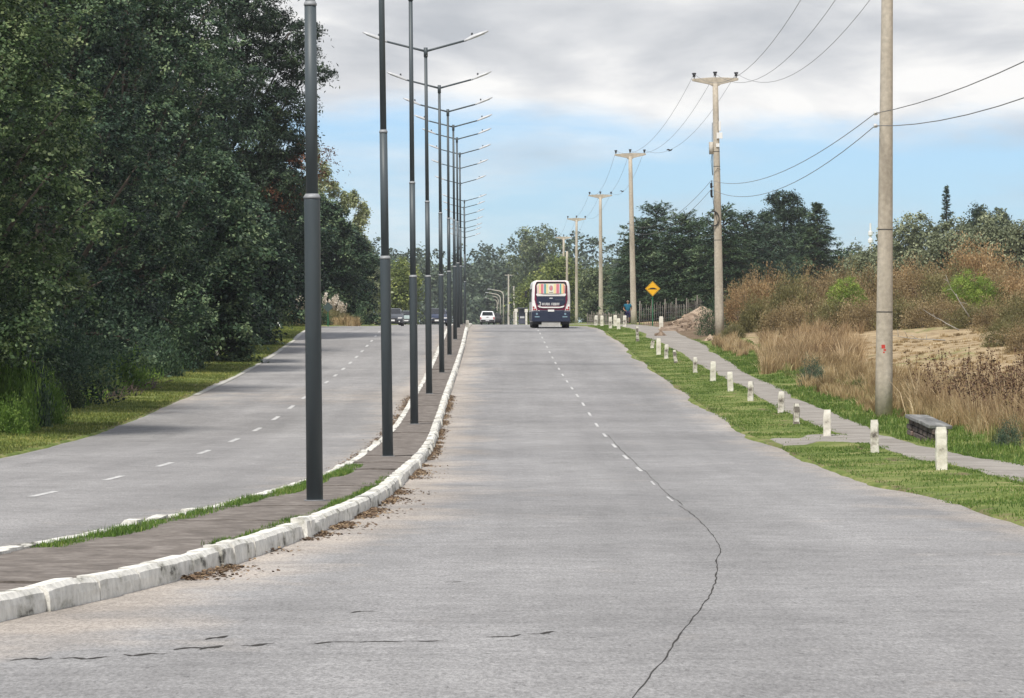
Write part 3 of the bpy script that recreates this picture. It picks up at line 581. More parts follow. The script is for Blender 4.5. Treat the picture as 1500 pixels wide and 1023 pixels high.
broadleaf('dense_tree', T(-17.0, 285), 12.5, 4.6, F_DARK, 'dark rounded tree between the pine and the pampas grass', 7, pads=110, leaf=.21, clumps=1400, per=28, sig=.2, zlow=.05, group=TL)
broadleaf('dense_tree', T(-15.9, 352), 11.3, 3.6, F_MID, 'rounded dark green tree to the right of the nearest lamp post', 8, pads=110, leaf=.22, clumps=1400, per=28, sig=.2, zlow=.03, group=TL)
broadleaf('dense_tree', T(-12.8-2.4, 385), 9.6, 3.2, F_DARK, 'lower dark tree right behind the second lamp post', 9, pads=90, leaf=.23, clumps=1100, per=26, sig=.2, zlow=.03, group=TL)
broadleaf('dense_tree', T(-20.5, 340), 13.5, 4.8, F_DARK, 'dark tree filling the gap behind the pampas grass', 10, pads=90, leaf=.25, clumps=1200, per=26, sig=.22, zlow=.03, group=TL)
for k, (x, y, h, s) in enumerate(((-19.0, 415, 17.2, 3), (-17.2, 417, 14.3, 4), (-15.3, 420, 13.3, 5))):
    lb = [(0, 0, h*.3, 1.5, 1.5, h*.22)]+[(math.sin(q*2.1)*.55, math.cos(q*1.7)*.5, h*(.52+.085*q), .42, .42, h*.07) for q in range(6)]
    broadleaf('poplar_tree', T(x, y), h, 1.2, F_POP, ('pale slender poplar sprout, tallest of three, poking above the dark trees', 'pale poplar sprout in the middle of the three', 'pale poplar sprout nearest the second lamp post')[k], 20+k, lobes=lb, leaf=.25, clumps=750, per=20, sig=.2, group='pale poplars above the left trees', bark=BARKP, r0=.1, top=.97)
for k, (x, y, h, rr, m_, lab) in enumerate(((-17.5, 470, 8.8, 3.6, F_OLIVE, 'grey-green tree behind the left-hand oncoming car'), (-14.2, 520, 8.2, 3.2, F_YEL, 'yellowish shrubby tree glimpsed between the third and fourth lamp posts'),
                                       (-20.5, 560, 11.5, 4, F_FAR, 'bluish green tree far behind the oncoming cars'), (-17.5, 610, 9.5, 3.8, F_MID, 'green tree closing the left road at its far end'))):
    broadleaf('roadside_tree', T(x, y), h, rr, m_, lab, 30+k, nl=14, leaf=.34, clumps=360, per=24, sig=.5, zlow=.04, group='trees at the far end of the left road')
# ------------------------------------------------------------------ right-hand and far trees
broadleaf('eucalyptus_tree', T(6.2, 1000), 24.4, 8.2, F_EUC, 'big rounded eucalyptus standing above the road end, left of the bus', 40, nl=20, leaf=.55, clumps=520, per=26, sig=.6, zlow=.25, bark=BARKP)
broadleaf('eucalyptus_tree', T(-1.8, 1215), 20.5, 8, F_OLIVE, 'brownish green tree just left of the big eucalyptus', 41, nl=18, leaf=.5, clumps=420, per=24, sig=.6, zlow=.05)
broadleaf('eucalyptus_tree', T(-10.5, 1260), 18.5, 9, F_FAR, 'dull dark tree over the white pickup at the end of the road', 42, nl=18, leaf=.55, clumps=480, per=24, sig=.7, zlow=.02)
broadleaf('willow_tree', T(7.2, 620), 10.2, 4.0, F_YEL, 'bright yellow-green tree right behind the bus', 43, nl=16, leaf=.36, clumps=520, per=26, sig=.5, zlow=.03)
broadleaf('willow_tree', T(3.4, 680), 7.6, 3.6, F_YEL, 'low yellow-green bushy tree to the left of the bus', 44, nl=14, leaf=.36, clumps=400, per=26, sig=.5, zlow=.03)
broadleaf('willow_tree', T(12.4, 600), 8.6, 3.4, F_EUC, 'pale green tree between the fourth and third utility poles', 45, nl=14, leaf=.36, clumps=400, per=26, sig=.5, zlow=.03)
CG = 'cedars behind the fence'
for k, (x, y, h, rr, m_, lab) in enumerate(((14.1, 412, 11.4, 4.9, F_CEDAR, 'dark cedar with ragged drooping boughs behind the third utility pole'), (11.9, 428, 7.6, 2.5, F_CEDAR, 'smaller cedar at the left end of the cedar clump'), (12.6, 405, 9.6, 4.2, F_CEDARL, 'cedar between the small left one and the ragged tall one'),
        (16.2, 402, 10.2, 4.8, F_CEDARL, 'lighter green cedar just right of the warning sign'), (18.1, 410, 9.8, 4.8, F_CEDARL, 'green cedar in the middle of the clump'), (20.0, 398, 10.6, 4.8, F_CEDARL, 'cedar whose top shows left of the second utility pole'), (22.3, 404, 10.3, 5.0, F_CEDAR, 'dark cedar just right of the second utility pole'), (24.8, 412, 9.4, 5.0, F_CEDAR, 'dark cedar at the right end of the clump beside the stout pine'))):
    conifer('cedar_tree', T(x, y), h, rr, m_, lab, 50+k*3, nb=240, leaf=.38, per=130, group=CG, prof=.36, zlow=.0, droop=.32, width=.26)
PL2 = [(0, 0, 13.6, 1.5, 1.5, .8), (1.0, 0, 12.2, 1.6, 1.6, .7), (-1.0, 0, 11.8, 1.5, 1.5, .7), (1.8, 0, 10.6, 1.5, 1.5, .7), (-1.6, -.5, 10.2, 1.6, 1.6, .8), (2.8, 0, 9.2, 1.5, 1.5, .7), (-3.1, 0, 9.4, 1.5, 1.5, .8), (0, -1.5, 9, 2, 2, 1),
       (-3.6, 0, 7.6, 1.9, 1.9, .9), (2.6, -1, 7.2, 2, 2, 1), (0, -2, 6.8, 2.2, 2.2, 1), (-2.4, -1.5, 5.6, 2.2, 2.2, 1.1), (2.8, -1.5, 5, 2.2, 2.2, 1.1), (0, -2, 4.2, 2.6, 2.6, 1.2), (-4, -1, 4.4, 2.2, 2.2, 1.2), (-3, -1.5, 2.4, 2.6, 2.6, 1.2), (2, -1.5, 2.4, 2.8, 2.8, 1.2)]
broadleaf('pine_tree', T(29.2, 452), 14.6, 5, F_PINE, 'dark stout pine, tallest tree on the right beyond the scrub', 55, lobes=[(l[0], l[1], l[2], l[3]*1.12, l[4]*1.12, l[5]*1.1) for l in PL2], leaf=.34, clumps=1900, per=36, sig=.32, aspect=.3, r0=.35, top=.95, inner=.15)
conifer('cedar_tree', T(31.9, 440), 12.4, 5.2, F_CEDARL, 'tiered green cedar leaning against the right flank of the stout pine', 56, nb=230, leaf=.42, per=140, prof=.7, zlow=.03)
broadleaf('dense_tree', T(38.0, 480), 8.6, 3.5, F_DARK, 'low dark tree just right of the tiered cedar', 57, nl=12, leaf=.4, clumps=360, per=24, sig=.5, zlow=.03)
broadleaf('dense_tree', T(41.5, 490), 8.8, 3.6, F_MID, 'rounded green tree seen just left of the nearest utility pole', 58, nl=14, leaf=.4, clumps=360, per=24, sig=.5, zlow=.03)
OG = 'grey-green trees on the right skyline'
for k, (x, y, h, rr) in enumerate(((36.9, 392, 10.2, 3.5), (40.2, 385, 9.3, 3.5), (43.5, 380, 9.8, 3.7), (47.0, 378, 9.2, 3.4), (33.6, 400, 7.2, 2.9))):
    broadleaf('olive_tree', T(x, y), h, rr, F_OLIVE, ('grey-green tree directly right of the nearest utility pole', 'second grey-green tree right of the nearest utility pole', 'grey-green tree below the slim dark cypress', 'grey-green tree at the right end of its row', 'small grey-green tree partly hidden by the nearest utility pole')[k], 60+k, nl=17, leaf=.28, clumps=560, per=30, sig=.36, zlow=.03, group=OG)
conifer('cypress_tree', T(50.6, 490), 16.0, 2.6, F_CEDAR, 'slim dark spire-topped conifer on the right skyline', 66, nb=130, leaf=.45, per=60, prof=.8, zlow=.05, droop=.1)
PL3 = [(0, 0, 13.0, 1.1, 1.1, 1.0), (.6, 0, 11.8, 1.2, 1.2, .9), (-1, 0, 11.2, 1.1, 1.1, .8), (1, 0, 10.4, 1.4, 1.4, 1), (-.9, 0, 9.6, 1.4, 1.4, 1), (.6, 0, 8, 1.7, 1.7, 1.2), (-.6, 0, 6.5, 1.8, 1.8, 1.2)]
broadleaf('pine_tree', T(53.3, 480), 14.4, 2.2, F_PINE, 'dark pine standing right of the slim conifer', 67, lobes=PL3, leaf=.42, clumps=320, per=24, sig=.35, aspect=.3, top=.9)
broadleaf('pine_tree', T(55.9, 482), 13.4, 2.2, F_PINE, 'narrow dark pine, rightmost of the skyline pair', 68, lobes=[(l[0], l[1], l[2]*.93, l[3]*.9, l[4]*.9, l[5]*1.2) for l in PL3], leaf=.42, clumps=300, per=24, sig=.35, aspect=.3, top=.9)
broadleaf('pine_tree', T(51.0, 400), 12.8, 3.2, F_PINE, 'dark conifer cut off by the right edge of the picture', 69, lobes=[(1.6, 0, 11.8, 1.2, 1.2, .9), (1.0, 0, 10, 1.6, 1.6, .9), (-.4, 0, 8.4, 2.2, 2.2, .7), (.5, 0, 6.4, 2.6, 2.6, 1.3), (0, 0, 4.2, 2.8, 2.8, 1.4)], leaf=.4, clumps=330, per=24, sig=.35, aspect=.3, top=.9)
# far-off wood that reads as one mass
def far_wood():
    g = np.random.default_rng(90); P = []; Nn = []; Tt = []
    for i in range(150):
        y = g.uniform(980, 1350); px = g.uniform(540, 1480); x = (px-750)*y/6160; h = g.uniform(15, 22)*(1.0 if px < 900 or px > 1150 else .95)*y/1050; rr = g.uniform(4.5, 8)
        if 740 < px < 1100: h *= 1.12
        z0 = ztf(x, y); lb = [(x, y, z0+h*.8, rr*.55, rr*.5, h*.2), (x-rr*.5, y, z0+h*.55, rr*.6, rr*.6, h*.22), (x+rr*.5, y, z0+h*.5, rr*.6, rr*.6, h*.22), (x, y, z0+h*.25, rr*.9, rr*.8, h*.28)]
        p, n_, t_ = lobes_points(g, lb, 70, 14, .8); P.append(p); Nn.append(n_); Tt.append(t_+g.normal(0, .15))
    P = np.concatenate(P); o = quads('far_wood', P, np.concatenate(Nn), .9*g.uniform(.6, 1.4, len(P)), .7, F_FAR, g, None, np.concatenate(Tt)); tag(o, kind='stuff')
far_wood()
# ------------------------------------------------------------------ undergrowth and scrub
B_BRN = leafmat('scrub_brown', (0.13, 0.095, 0.048), (0.33, 0.245, 0.122), (0.52, 0.42, 0.25), .25, .6)
B_RED = leafmat('scrub_russet', (0.18, 0.115, 0.052), (0.42, 0.285, 0.14), (0.6, 0.47, 0.29), .3, .6)
B_OLV = leafmat('scrub_olive', (0.09, 0.088, 0.036), (0.225, 0.205, 0.085), (0.38, 0.33, 0.17), .3, .6)
B_GRN = leafmat('scrub_green', (0.1, 0.16, 0.03), (0.24, 0.34, 0.06), (0.42, 0.5, 0.13), .35, 1.0)
B_BLU = leafmat('scrub_bluegreen', (.04, .07, .045), (.09, .14, .09), (.16, .22, .14), .2, 1.0)
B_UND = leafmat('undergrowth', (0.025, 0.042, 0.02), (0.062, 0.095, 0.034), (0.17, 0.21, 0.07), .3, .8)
TWIG = leafmat('twigs', (.07, .05, .038), (.17, .13, .10), (.34, .28, .22), 0, 1.0)
def bush_proto(name, mt, seed, H=1, Rr=1, nleaf=5200, leaf=.055, ntw=170, up=1.0, aspect=.35, kind='dome', twm=None):
    g = np.random.default_rng(seed); root = bpy.data.objects.new(name, None); COL.objects.link(root)
    k = 95; d = unit(g, k); d[:, 2] = np.abs(d[:, 2])*1.1-.05; C = d*np.array([Rr, Rr, H])*g.uniform(.55, 1.0, k)[:, None]*(1+.25*(g.random(k) < .2))[:, None]; C[:, 2] = np.maximum(C[:, 2], .04)
    i = g.integers(0, k, nleaf); q = g.normal(size=(nleaf, 3))*np.array([.13, .13, .11]); P = C[i]+q; P[:, 2] = np.abs(P[:, 2]); ct = g.normal(.45, .16, k)
    Nn = unit(g, nleaf)+d[i]*.4; al = np.stack([C[i][:, 0]*.5, C[i][:, 1]*.5, np.full(nleaf, .8)], 1)
    quads('foliage', P, Nn, leaf*g.uniform(.6, 1.5, nleaf), aspect, mt, g, root, ct[i]+g.normal(0, .12, nleaf), along=al)
    e = C[g.integers(0, k, ntw)]*g.uniform(.7, 1.22, ntw)[:, None]+g.normal(size=(ntw, 3))*.05; b = g.normal(size=(ntw, 3))*np.array([.12, .12, 0]); mid = b*.4+e*.5+g.normal(size=(ntw, 3))*.06; mid[:, 2] *= 1.15
    sd = unit(g, ntw)*.006; V = np.stack([b-sd*1.6, b+sd*1.6, mid+sd, mid-sd, e+sd*.5, e-sd*.5], 1).reshape(-1, 3); bb = (np.arange(ntw)*6)[:, None]
    np_mesh('stems', V, np.concatenate([bb+np.array([0, 1, 2, 3]), bb+np.array([3, 2, 4, 5])]), twm or TWIG, root, tone=np.tile(g.random(ntw), 2))
    return root
protos = {}
def bush(key, mt, seed, name, loc, s, label, group, cat='shrub', **kw):
    kk = (key, seed)
    if kk not in protos: o = bush_proto(name, mt, seed, **kw); protos[kk] = o
    else: o = copy_tree(protos[kk])
    o.location = loc; o.scale = s; o.rotation_euler = (0, 0, rnd.uniform(0, 6.28)); tag(o, label, cat, group); return o
SG = 'dry shrubs of the roadside thicket'
cnt_ = {}
def pxX(px, Y): return (px-750)*Y/6160
# front row, middle row, back row of the scrub; measured outlines (pixel column, distance, height)
scrub = [  # (column, Y, height, radius, kind)
    (1085, 262, 2.7, 1.5, 'r'), (1110, 240, 2.3, 1.3, 'o'), (1130, 262, 3.2, 1.7, 'r'), (1160, 250, 3.3, 1.7, 'o'), (1195, 262, 3.1, 1.9, 'b'), (1150, 232, 2.0, 1.4, 'b'), (1185, 228, 2.1, 1.5, 'b'),
    (1225, 255, 3.0, 1.9, 'b'), (1255, 262, 3.1, 1.8, 'o'), (1220, 226, 2.1, 1.5, 'o'), (1255, 224, 2.0, 1.5, 'b'), (1290, 250, 2.8, 1.8, 'b'), (1320, 262, 3.0, 1.9, 'r'), (1290, 222, 1.8, 1.4, 'b'),
    (1355, 255, 2.9, 1.9, 'b'), (1325, 220, 1.8, 1.5, 'o'), (1360, 218, 1.7, 1.5, 'b'), (1390, 250, 2.8, 1.8, 'o'), (1430, 275, 4.1, 2.7, 'r'), (1395, 216, 1.7, 1.5, 'b'), (1430, 235, 2.4, 1.8, 'o'),
    (1432, 212, 1.6, 1.5, 'o'), (1470, 245, 2.9, 1.9, 'b'), (1468, 206, 1.8, 1.5, 'b'), (1500, 238, 2.9, 1.9, 'r'), (1500, 200, 2.0, 1.5, 'o'), (1530, 215, 2.6, 1.8, 'b'), (1105, 285, 3.0, 1.6, 'b'),
    (1475, 178, 1.5, 1.0, 'o'), (1505, 172, 1.6, 1.1, 'b'), (1075, 232, 1.1, .7, 'o'), (1545, 185, 2.0, 1.5, 'o')]
KM = {'r': ('russet', B_RED), 'o': ('olive', B_OLV), 'b': ('brown', B_BRN)}
for i, (px, Y, h, rr, kd) in enumerate(sorted(scrub, key=lambda q: q[0])):
    nm, mm = KM[kd]; h *= .86 if px < 1400 else .78; x = pxX(px, Y); side = 'behind the second utility pole' if px < 1120 else 'between the two nearest utility poles' if px < 1285 else 'just right of the nearest utility pole' if px < 1400 else 'near the right edge of the picture'
    row = 'front' if Y < 235 else 'back'
    kk_ = (nm, row, side); q_ = cnt_.get(kk_, 0); cnt_[kk_] = q_+1; od = ['leftmost', 'second', 'third', 'fourth'][q_]
    bush(nm, mm, 200+i % 3, nm+'_shrub', (x, Y, ztf(x, Y)-.1), (rr, rr, h), f'{od} {nm} dry shrub, thicket {row}, {side}', SG, leaf=.058 if kd != 'o' else .062, nleaf=11000, ntw=130)
for (px, Y, h, rr, lab) in ((1424, 228, 2.75, 1.4, 'bright green bush glowing at the top of the dry scrub on the right'), (1243, 240, 2.8, 1.1, 'small bright green bush top left of the nearest utility pole')):
    x = pxX(px, Y); broadleaf('green_bush', (x, Y+1, ztf(x, Y)-.1), h, rr, B_GRN, lab, int(px), lobes=[(0, 0, h*.62, rr*.8, rr*.8, h*.36), (-rr*.5, -.2, h*.55, rr*.55, rr*.6, h*.28), (rr*.5, 0, h*.52, rr*.55, rr*.6, h*.26), (rr*.15, -.5, h*.4, rr*.8, rr*.6, h*.3)], leaf=.10, clumps=300, per=34, sig=.12, aspect=.4, cat='shrub', r0=.05, top=.6)
x = pxX(1190, 158); bush('blue', B_BLU, 211, 'bluegreen_bush', (x, 158, ztf(x, 158)-.05), (.55, .55, .95), 'rounded blue-green bush between the dry grass and the footpath', None, leaf=.07)
x = pxX(1478, 96); bush('blue', B_BLU, 211, 'bluegreen_bush', (x, 96, ztf(x, 96)-.05), (.36, .36, .62), 'small blue-green bush low at the right edge, below the dry seedheads', None)
x = pxX(1068, 236); bush('green2', F_MID, 212, 'leafy_bush', (x-.6, 243, ztf(x, 243)-.05), (.9, .9, 1.9), 'dark green bush hugging the foot of the second utility pole', None, leaf=.07)
# bare grey branches in the scrub
def bare_branch(loc, d, L_, label, seed, r=.035, material=None):
    g = random.Random(seed); mb = MB(); d = Vector(d).normalized(); p = Vector((0, 0, 0)); pts = [p.copy()]
    for k in range(6): d2 = (d+Vector((g.uniform(-.2, .2), g.uniform(-.2, .2), g.uniform(-.12, .12)))).normalized(); p = p+d2*L_/6; pts.append(p.copy())
    mb.tube(pts, [r*(1-.12*k) for k in range(7)], 6)
    for k in (2, 3, 4, 5):
        e = pts[k]+Vector((g.uniform(-.6, .6), g.uniform(-.3, .3), g.uniform(-.1, .5)))*L_*.3; mb.tube([pts[k], pts[k].lerp(e, .5)+Vector((0, 0, .04)), e], [r*.5, r*.35, r*.15], 5)
    o = mb.build('dead_branch', BARKP, None, smooth=True); o.location = loc; return tag(o, label, 'branch')
x = pxX(1420, 205); bare_branch((x, 205, ztf(x, 205)+.9), (-.55, -.1, 1), 2.4, 'pale dead branch sticking up out of the scrub below the bright green bush', 1)
x = pxX(1405, 200); bare_branch((x, 200, ztf(x, 200)+.3), (-1, -.1, .55), 2.0, 'pale dead branch slanting left low in the scrub', 2)
x = pxX(1385, 192); bare_branch((x, 192, ztf(x, 192)+.15), (-1, .1, .12), 2.6, 'fallen grey branch lying along the edge of the dry clearing', 3)
x = pxX(375, 225); bare_branch((x, 225, ztf(x, 225)+1.6), (-1, -.2, .55), 2.6, 'long pale dead branch under the dark pine', 4, r=.04)
# straw and seedheads
def straw_field(name, n, x0, x1, y0, y1, h0, h1, mtl, dens, w_=.02, lean=.28):
    X, Y = scatter(n, x0, x1, y0, y1, dens, 1.0); P = np.stack([X, Y, zt(X, Y)-.03], 1); H = (h0+(h1-h0)*rng.random(len(X)))*(.55+.75*vnoise(X, Y, 1.2, 90)); 
    return tag(blades(name, P, H, np.full(len(X), w_), lean, mtl, rng, tone=np.clip(rng.normal(.5, .22, len(X)), 0, 1.2)), kind='stuff')
RUSS = leafmat('straw_russet', (0.2, 0.135, 0.075), (0.47, 0.34, 0.19), (0.7, 0.56, 0.36), .3, .6)
STRAWG = leafmat('straw_green', (.10, .12, .04), (.24, .26, .09), (.5, .45, .22), .3, .6)
def tussocks(name, nt, per, x0, x1, y0, y1, h0, h1, mtl, dens=None, w_=.016, spread=.16, lean=.32):
    """grass growing in separate fanned tufts of differing height and tone"""
    TX, TY = scatter(nt, x0, x1, y0, y1, dens, 1.0); k = len(TX); hh = (h0+(h1-h0)*rng.random(k)**1.3)*(.6+.7*vnoise(TX, TY, 2.6, 90)); tt = rng.normal(.48, .17, k)
    m = rng.poisson(per, k)+8; i = np.repeat(np.arange(k), m); n = len(i); r_ = np.abs(rng.normal(0, spread, n))*np.sqrt(hh[i]); a = rng.uniform(0, 2*np.pi, n)
    X = TX[i]+np.cos(a)*r_; Y = TY[i]+np.sin(a)*r_; Z = zt(X, Y)-.03; H = hh[i]*rng.uniform(.45, 1.1, n); W = w_*(1+Y/260)*rng.uniform(.6, 1.3, n)
    lm = lean*(.25+r_/spread)*rng.uniform(.4, 1.3, n)*H; aj = a+rng.normal(0, .5, n); ld = np.stack([np.cos(aj), np.sin(aj), np.zeros(n)], 1)*lm[:, None]
    P = np.stack([X, Y, Z], 1); az = rng.uniform(0, 2*np.pi, n); side = np.stack([np.cos(az), np.sin(az), np.zeros(n)], 1)*W[:, None]/2; up = np.zeros((n, 3)); up[:, 2] = H
    V = np.stack([P-side, P+side, P+up*.55+ld*.3+side*.8, P+up*.55+ld*.3-side*.8, P+up*.93+ld, P+up*.93+ld+side*.15], 1).reshape(-1, 3); b = (np.arange(n)*6)[:, None]
    t = tt[i]+rng.normal(0, .14, n); o = np_mesh(name, V, np.concatenate([b+np.array([0, 1, 2, 3]), b+np.array([3, 2, 5, 4])]), mtl, tone=np.concatenate([t, t])); return tag(o, kind='stuff')
tussocks('russet_grass', 300, 70, lambda y: pxX(1118, y)+0*y, lambda y: pxX(1262, y), 176, 222, .4, 1.3, RUSS, lambda X, Y: sstep(vnoise(X, Y, 2.5, 91), .1, .45))
tussocks('russet_grass', 90, 60, lambda y: 10.9+0*y, lambda y: 12.2+0*y, 205, 232, .25, .7, RUSS)
tussocks('dry_grass', 420, 60, lambda y: 12.3+0*y, lambda y: 14.4+0*y, 128, 182, .25, .85, STRAW, lambda X, Y: sstep(vnoise(X, Y, 2.0, 92), .15, .5))
tussocks('dry_grass', 200, 60, lambda y: 10.9+0*y, lambda y: 12.2+0*y, 110, 160, .25, .75, STRAW, lambda X, Y: sstep(vnoise(X, Y, 1.6, 193), .3, .6))
tussocks('dry_grass', 330, 60, lambda y: 11.8+0*y, lambda y: 14.6+0*y, 104, 128, .3, .85, STRAW, lambda X, Y: sstep(vnoise(X, Y, 1.6, 93), .15, .5))
tussocks('green_grass', 260, 45, lambda y: 11.2+0*y, lambda y: 13.4+0*y, 96, 210, .15, .5, STRAWG, lambda X, Y: sstep(vnoise(X, Y, 3.0, 98), .4, .7))
tussocks('short_dry_grass', 1300, 30, lambda y: 13.2+0*y, lambda y: 27+0*y, 135, 206, .04, .22, STRAW, None, .018, .25)
tussocks('tall_seed_grass', 420, 75, lambda y: 11.9+.0*y, lambda y: 16.5+0*y, 88, 126, .6, 1.35, RUSS, lambda X, Y: sstep(X+1.0*vnoise(X, Y, 1.5, 94), 12.3, 13.2), .013, .18, .3)
tussocks('tall_seed_grass', 160, 60, lambda y: 12.2+.0*y, lambda y: 16.5+0*y, 88, 122, .4, 1.0, STRAWG, lambda X, Y: sstep(vnoise(X, Y, 1.5, 99), .4, .7), .013, .18, .3)
def seedheads():
    n = 1300; X, Y = scatter(n, 12.0, 16.5, 90, 127, lambda X, Y: sstep(X+vnoise(X, Y, 1.5, 94), 12.0, 13.2), 1.0); n = len(X); Z0 = zt(X, Y); H = rng.uniform(1.0, 1.75, n)*(.7+.5*vnoise(X, Y, 1.3, 96))
    ln = rng.normal(0, .17, (n, 2)); P = []; Tn = []; SV = []
    for i in range(n):
        m = 16; t = rng.uniform(.72, 1.0, m); P.append(np.stack([X[i]+ln[i, 0]*t*H[i]+rng.normal(0, .022, m), Y[i]+ln[i, 1]*t*H[i]+rng.normal(0, .022, m), Z0[i]+H[i]*t], 1))
        b = np.array([X[i], Y[i], Z0[i]]); e = b+np.array([ln[i, 0]*H[i], ln[i, 1]*H[i], H[i]]); SV.append(np.stack([b-[.006, 0, 0], b+[.006, 0, 0], e+[.004, 0, 0], e-[.004, 0, 0]]))
    P = np.concatenate(P); D = leafmat('seed_dark', (.05, .026, .016), (.11, .06, .035), (.2, .12, .07), .05, 1)
    o = quads('dock_seedheads', P, unit(rng, len(P)), .052*rng.uniform(.6, 1.4, len(P)), .8, D, rng, None, rng.random(len(P))); tag(o, kind='stuff')
    V = np.concatenate(SV); o = np_mesh('dock_stalks', V, (np.arange(n)*4)[:, None]+np.array([0, 1, 2, 3]), RUSS, tone=rng.random(n)); tag(o, kind='stuff')
seedheads()
# left undergrowth: individual leafy clumps along the foot of the trees
UG = 'leafy undergrowth at the foot of the left trees'
LU = [(-12.75, 112, .75, 2.4, 'b', 'tall bright green leafy clump at the far left edge'), (-12.45, 109, .5, 1.0, 'b', 'low bright green clump near the left edge'), (-12.7, 119, .6, 1.5, 'b', 'bright weedy clump right of the tall bright green one'), (-13.2, 116.5, .9, 2.3, 'm', 'taller leafy clump hiding the foot of the leftmost tree'),
      (-13.2, 122, .6, .8, 'u', 'low dark weeds beside the yellow-green patch of verge'), (-13.6, 125, .8, 1.1, 'u', 'dark weeds under the leftmost trees'), (-13.9, 134, .8, 1.0, 'u', 'dark weeds in the deepest shade'),
      (-14.0, 146, .9, 1.1, 'u', 'dark weeds right of the deepest shade'), (-13.8, 157, .8, 1.5, 'b', 'lighter leafy sprig catching sun below the dark trees'), (-14.4, 160, 1.1, 1.4, 'm', 'bush behind the sunlit sprig'),
      (-14.0, 172, 1.1, 1.7, 'c', 'leafy bush in the middle of the left verge'), (-14.2, 184, 1.2, 1.9, 'c', 'leafy bush right of the middle of the verge'), (-14.6, 197, 1.2, 1.8, 'm', 'leafy bush near the wooden posts'),
      (-15.2, 212, 1.3, 1.8, 'u', 'dark bush beside the wooden posts'), (-15.6, 228, 1.4, 2.0, 'u', 'dark bush under the pine'), (-15.8, 244, 1.4, 1.9, 'u', 'dark bush behind the white marker post'), (-15.9, 262, 1.5, 2.2, 'u', 'dark bush right of the white-topped box'),
      (-16.2, 280, 1.6, 2.4, 'u', 'dark bush left of the pampas grass'), (-15.0, 318, 1.6, 2.2, 'm', 'green bush behind the pampas grass'), (-13.9, 372, 1.6, 2.4, 'm', 'green bush left of the oncoming cars')]
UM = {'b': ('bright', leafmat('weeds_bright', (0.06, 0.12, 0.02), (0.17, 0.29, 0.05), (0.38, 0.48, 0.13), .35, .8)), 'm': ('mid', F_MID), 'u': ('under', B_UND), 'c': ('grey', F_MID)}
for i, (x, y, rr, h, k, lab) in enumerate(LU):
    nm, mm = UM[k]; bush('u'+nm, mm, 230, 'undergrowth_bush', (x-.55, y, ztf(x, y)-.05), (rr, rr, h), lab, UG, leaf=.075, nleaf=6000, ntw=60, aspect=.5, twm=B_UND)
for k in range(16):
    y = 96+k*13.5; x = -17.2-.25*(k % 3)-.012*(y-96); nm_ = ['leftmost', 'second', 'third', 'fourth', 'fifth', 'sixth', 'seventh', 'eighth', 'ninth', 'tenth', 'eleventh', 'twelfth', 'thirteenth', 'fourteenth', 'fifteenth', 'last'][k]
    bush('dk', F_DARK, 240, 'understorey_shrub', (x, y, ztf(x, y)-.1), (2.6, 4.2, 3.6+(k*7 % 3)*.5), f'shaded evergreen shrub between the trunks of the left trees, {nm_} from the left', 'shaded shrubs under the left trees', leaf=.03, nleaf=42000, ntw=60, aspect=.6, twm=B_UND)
grass_field('long_verge_weeds', 30000, lambda y: EL(y)-4.1, lambda y: EL(y)-2.4, 88, 250, .1, .5, .03, UM['b'][1], lambda X, Y: sstep(vnoise(X, Y, 1.8, 97), .25, .6)*(1-.6*sstep(Y, 115, 150)), ypow=1.3)
# brown felled brush lying at the edge of the left verge
mb = MB(); g_ = random.Random(8)
for k in range(150):
    t = g_.random(); y = 139+t*24; x = -13.55-.3*t+g_.gauss(0, .32); z = ztf(x, y)+abs(g_.gauss(0, .14)); a = g_.uniform(-.6, .6)+1.2; L_ = g_.uniform(.25, .8)
    mb.tube([(x, y, z), (x+math.cos(a)*L_*.5, y+math.sin(a)*L_, z+g_.uniform(0, .2))], [.02, .008], 4)
tag(mb.build('brushwood', mat('brushwood', [(.3, (.035, .024, .02)), (.7, (.10, .07, .055))], 5, .9), fix=False), kind='stuff')
# pampas grass
def pampas(loc, s, seed, label):
    g = np.random.default_rng(seed); root = empty('pampas_grass', loc, label, 'pampas grass', 'pampas grass clumps on the left verge'); n = 900
    P = np.stack([g.normal(0, .16, n), g.normal(0, .16, n), np.zeros(n)], 1); H = g.uniform(.7, 1.5, n)*s
    blades('leaves', P, H, np.full(n, .03), .55, leafmat('pampas_leaf', (.13, .12, .05), (.3, .27, .13), (.5, .44, .25), .3, 1), g, root)
    Pp = []; mb = MB()
    for k in range(13):
        a = g.uniform(0, 6.28); l = g.uniform(.1, .5); h = g.uniform(1.5, 2.3)*s; e = np.array([math.cos(a)*l*s, math.sin(a)*l*s, h]); mb.tube([(0, 0, 0), tuple(e*.6+[0, 0, .1]), tuple(e)], [.012, .01, .006], 4)
        t = g.uniform(.72, 1.05, 55)[:, None]; Pp.append(e*t+g.normal(0, .045, (55, 3)))
    mb.build('stalks', STRAW, root, fix=False); Pp = np.concatenate(Pp); al = np.tile([0, 0, 1.0], (len(Pp), 1))
    quads('plumes', Pp, unit(g, len(Pp)), .16*g.uniform(.7, 1.3, len(Pp)), .35, PLUME, g, root, g.random(len(Pp)), along=al)
PLUME = leafmat('plume', (.5, .43, .33), (.72, .65, .54), (.85, .8, .72), .35, 1)
for k, (px, Y, s, lab) in enumerate(((432, 296, .9, 'cream-plumed pampas clump left of the nearest lamp post'), (446, 305, 1.0, 'pampas clump half hidden by the nearest lamp post'), (475, 322, 1.05, 'pampas clump behind the green sign post'), (489, 330, 1.0, 'pampas clump just right of the green sign post'), (503, 338, .8, 'short straw-coloured pampas clump at the road edge'))):
    x = pxX(px, Y); pampas((x, Y, ztf(x, Y)), s, 300+k, lab)
tussocks('verge_straw', 110, 55, lambda y: pxX(455, y), lambda y: pxX(525, y), 318, 345, .3, .9, STRAW, None, .03)

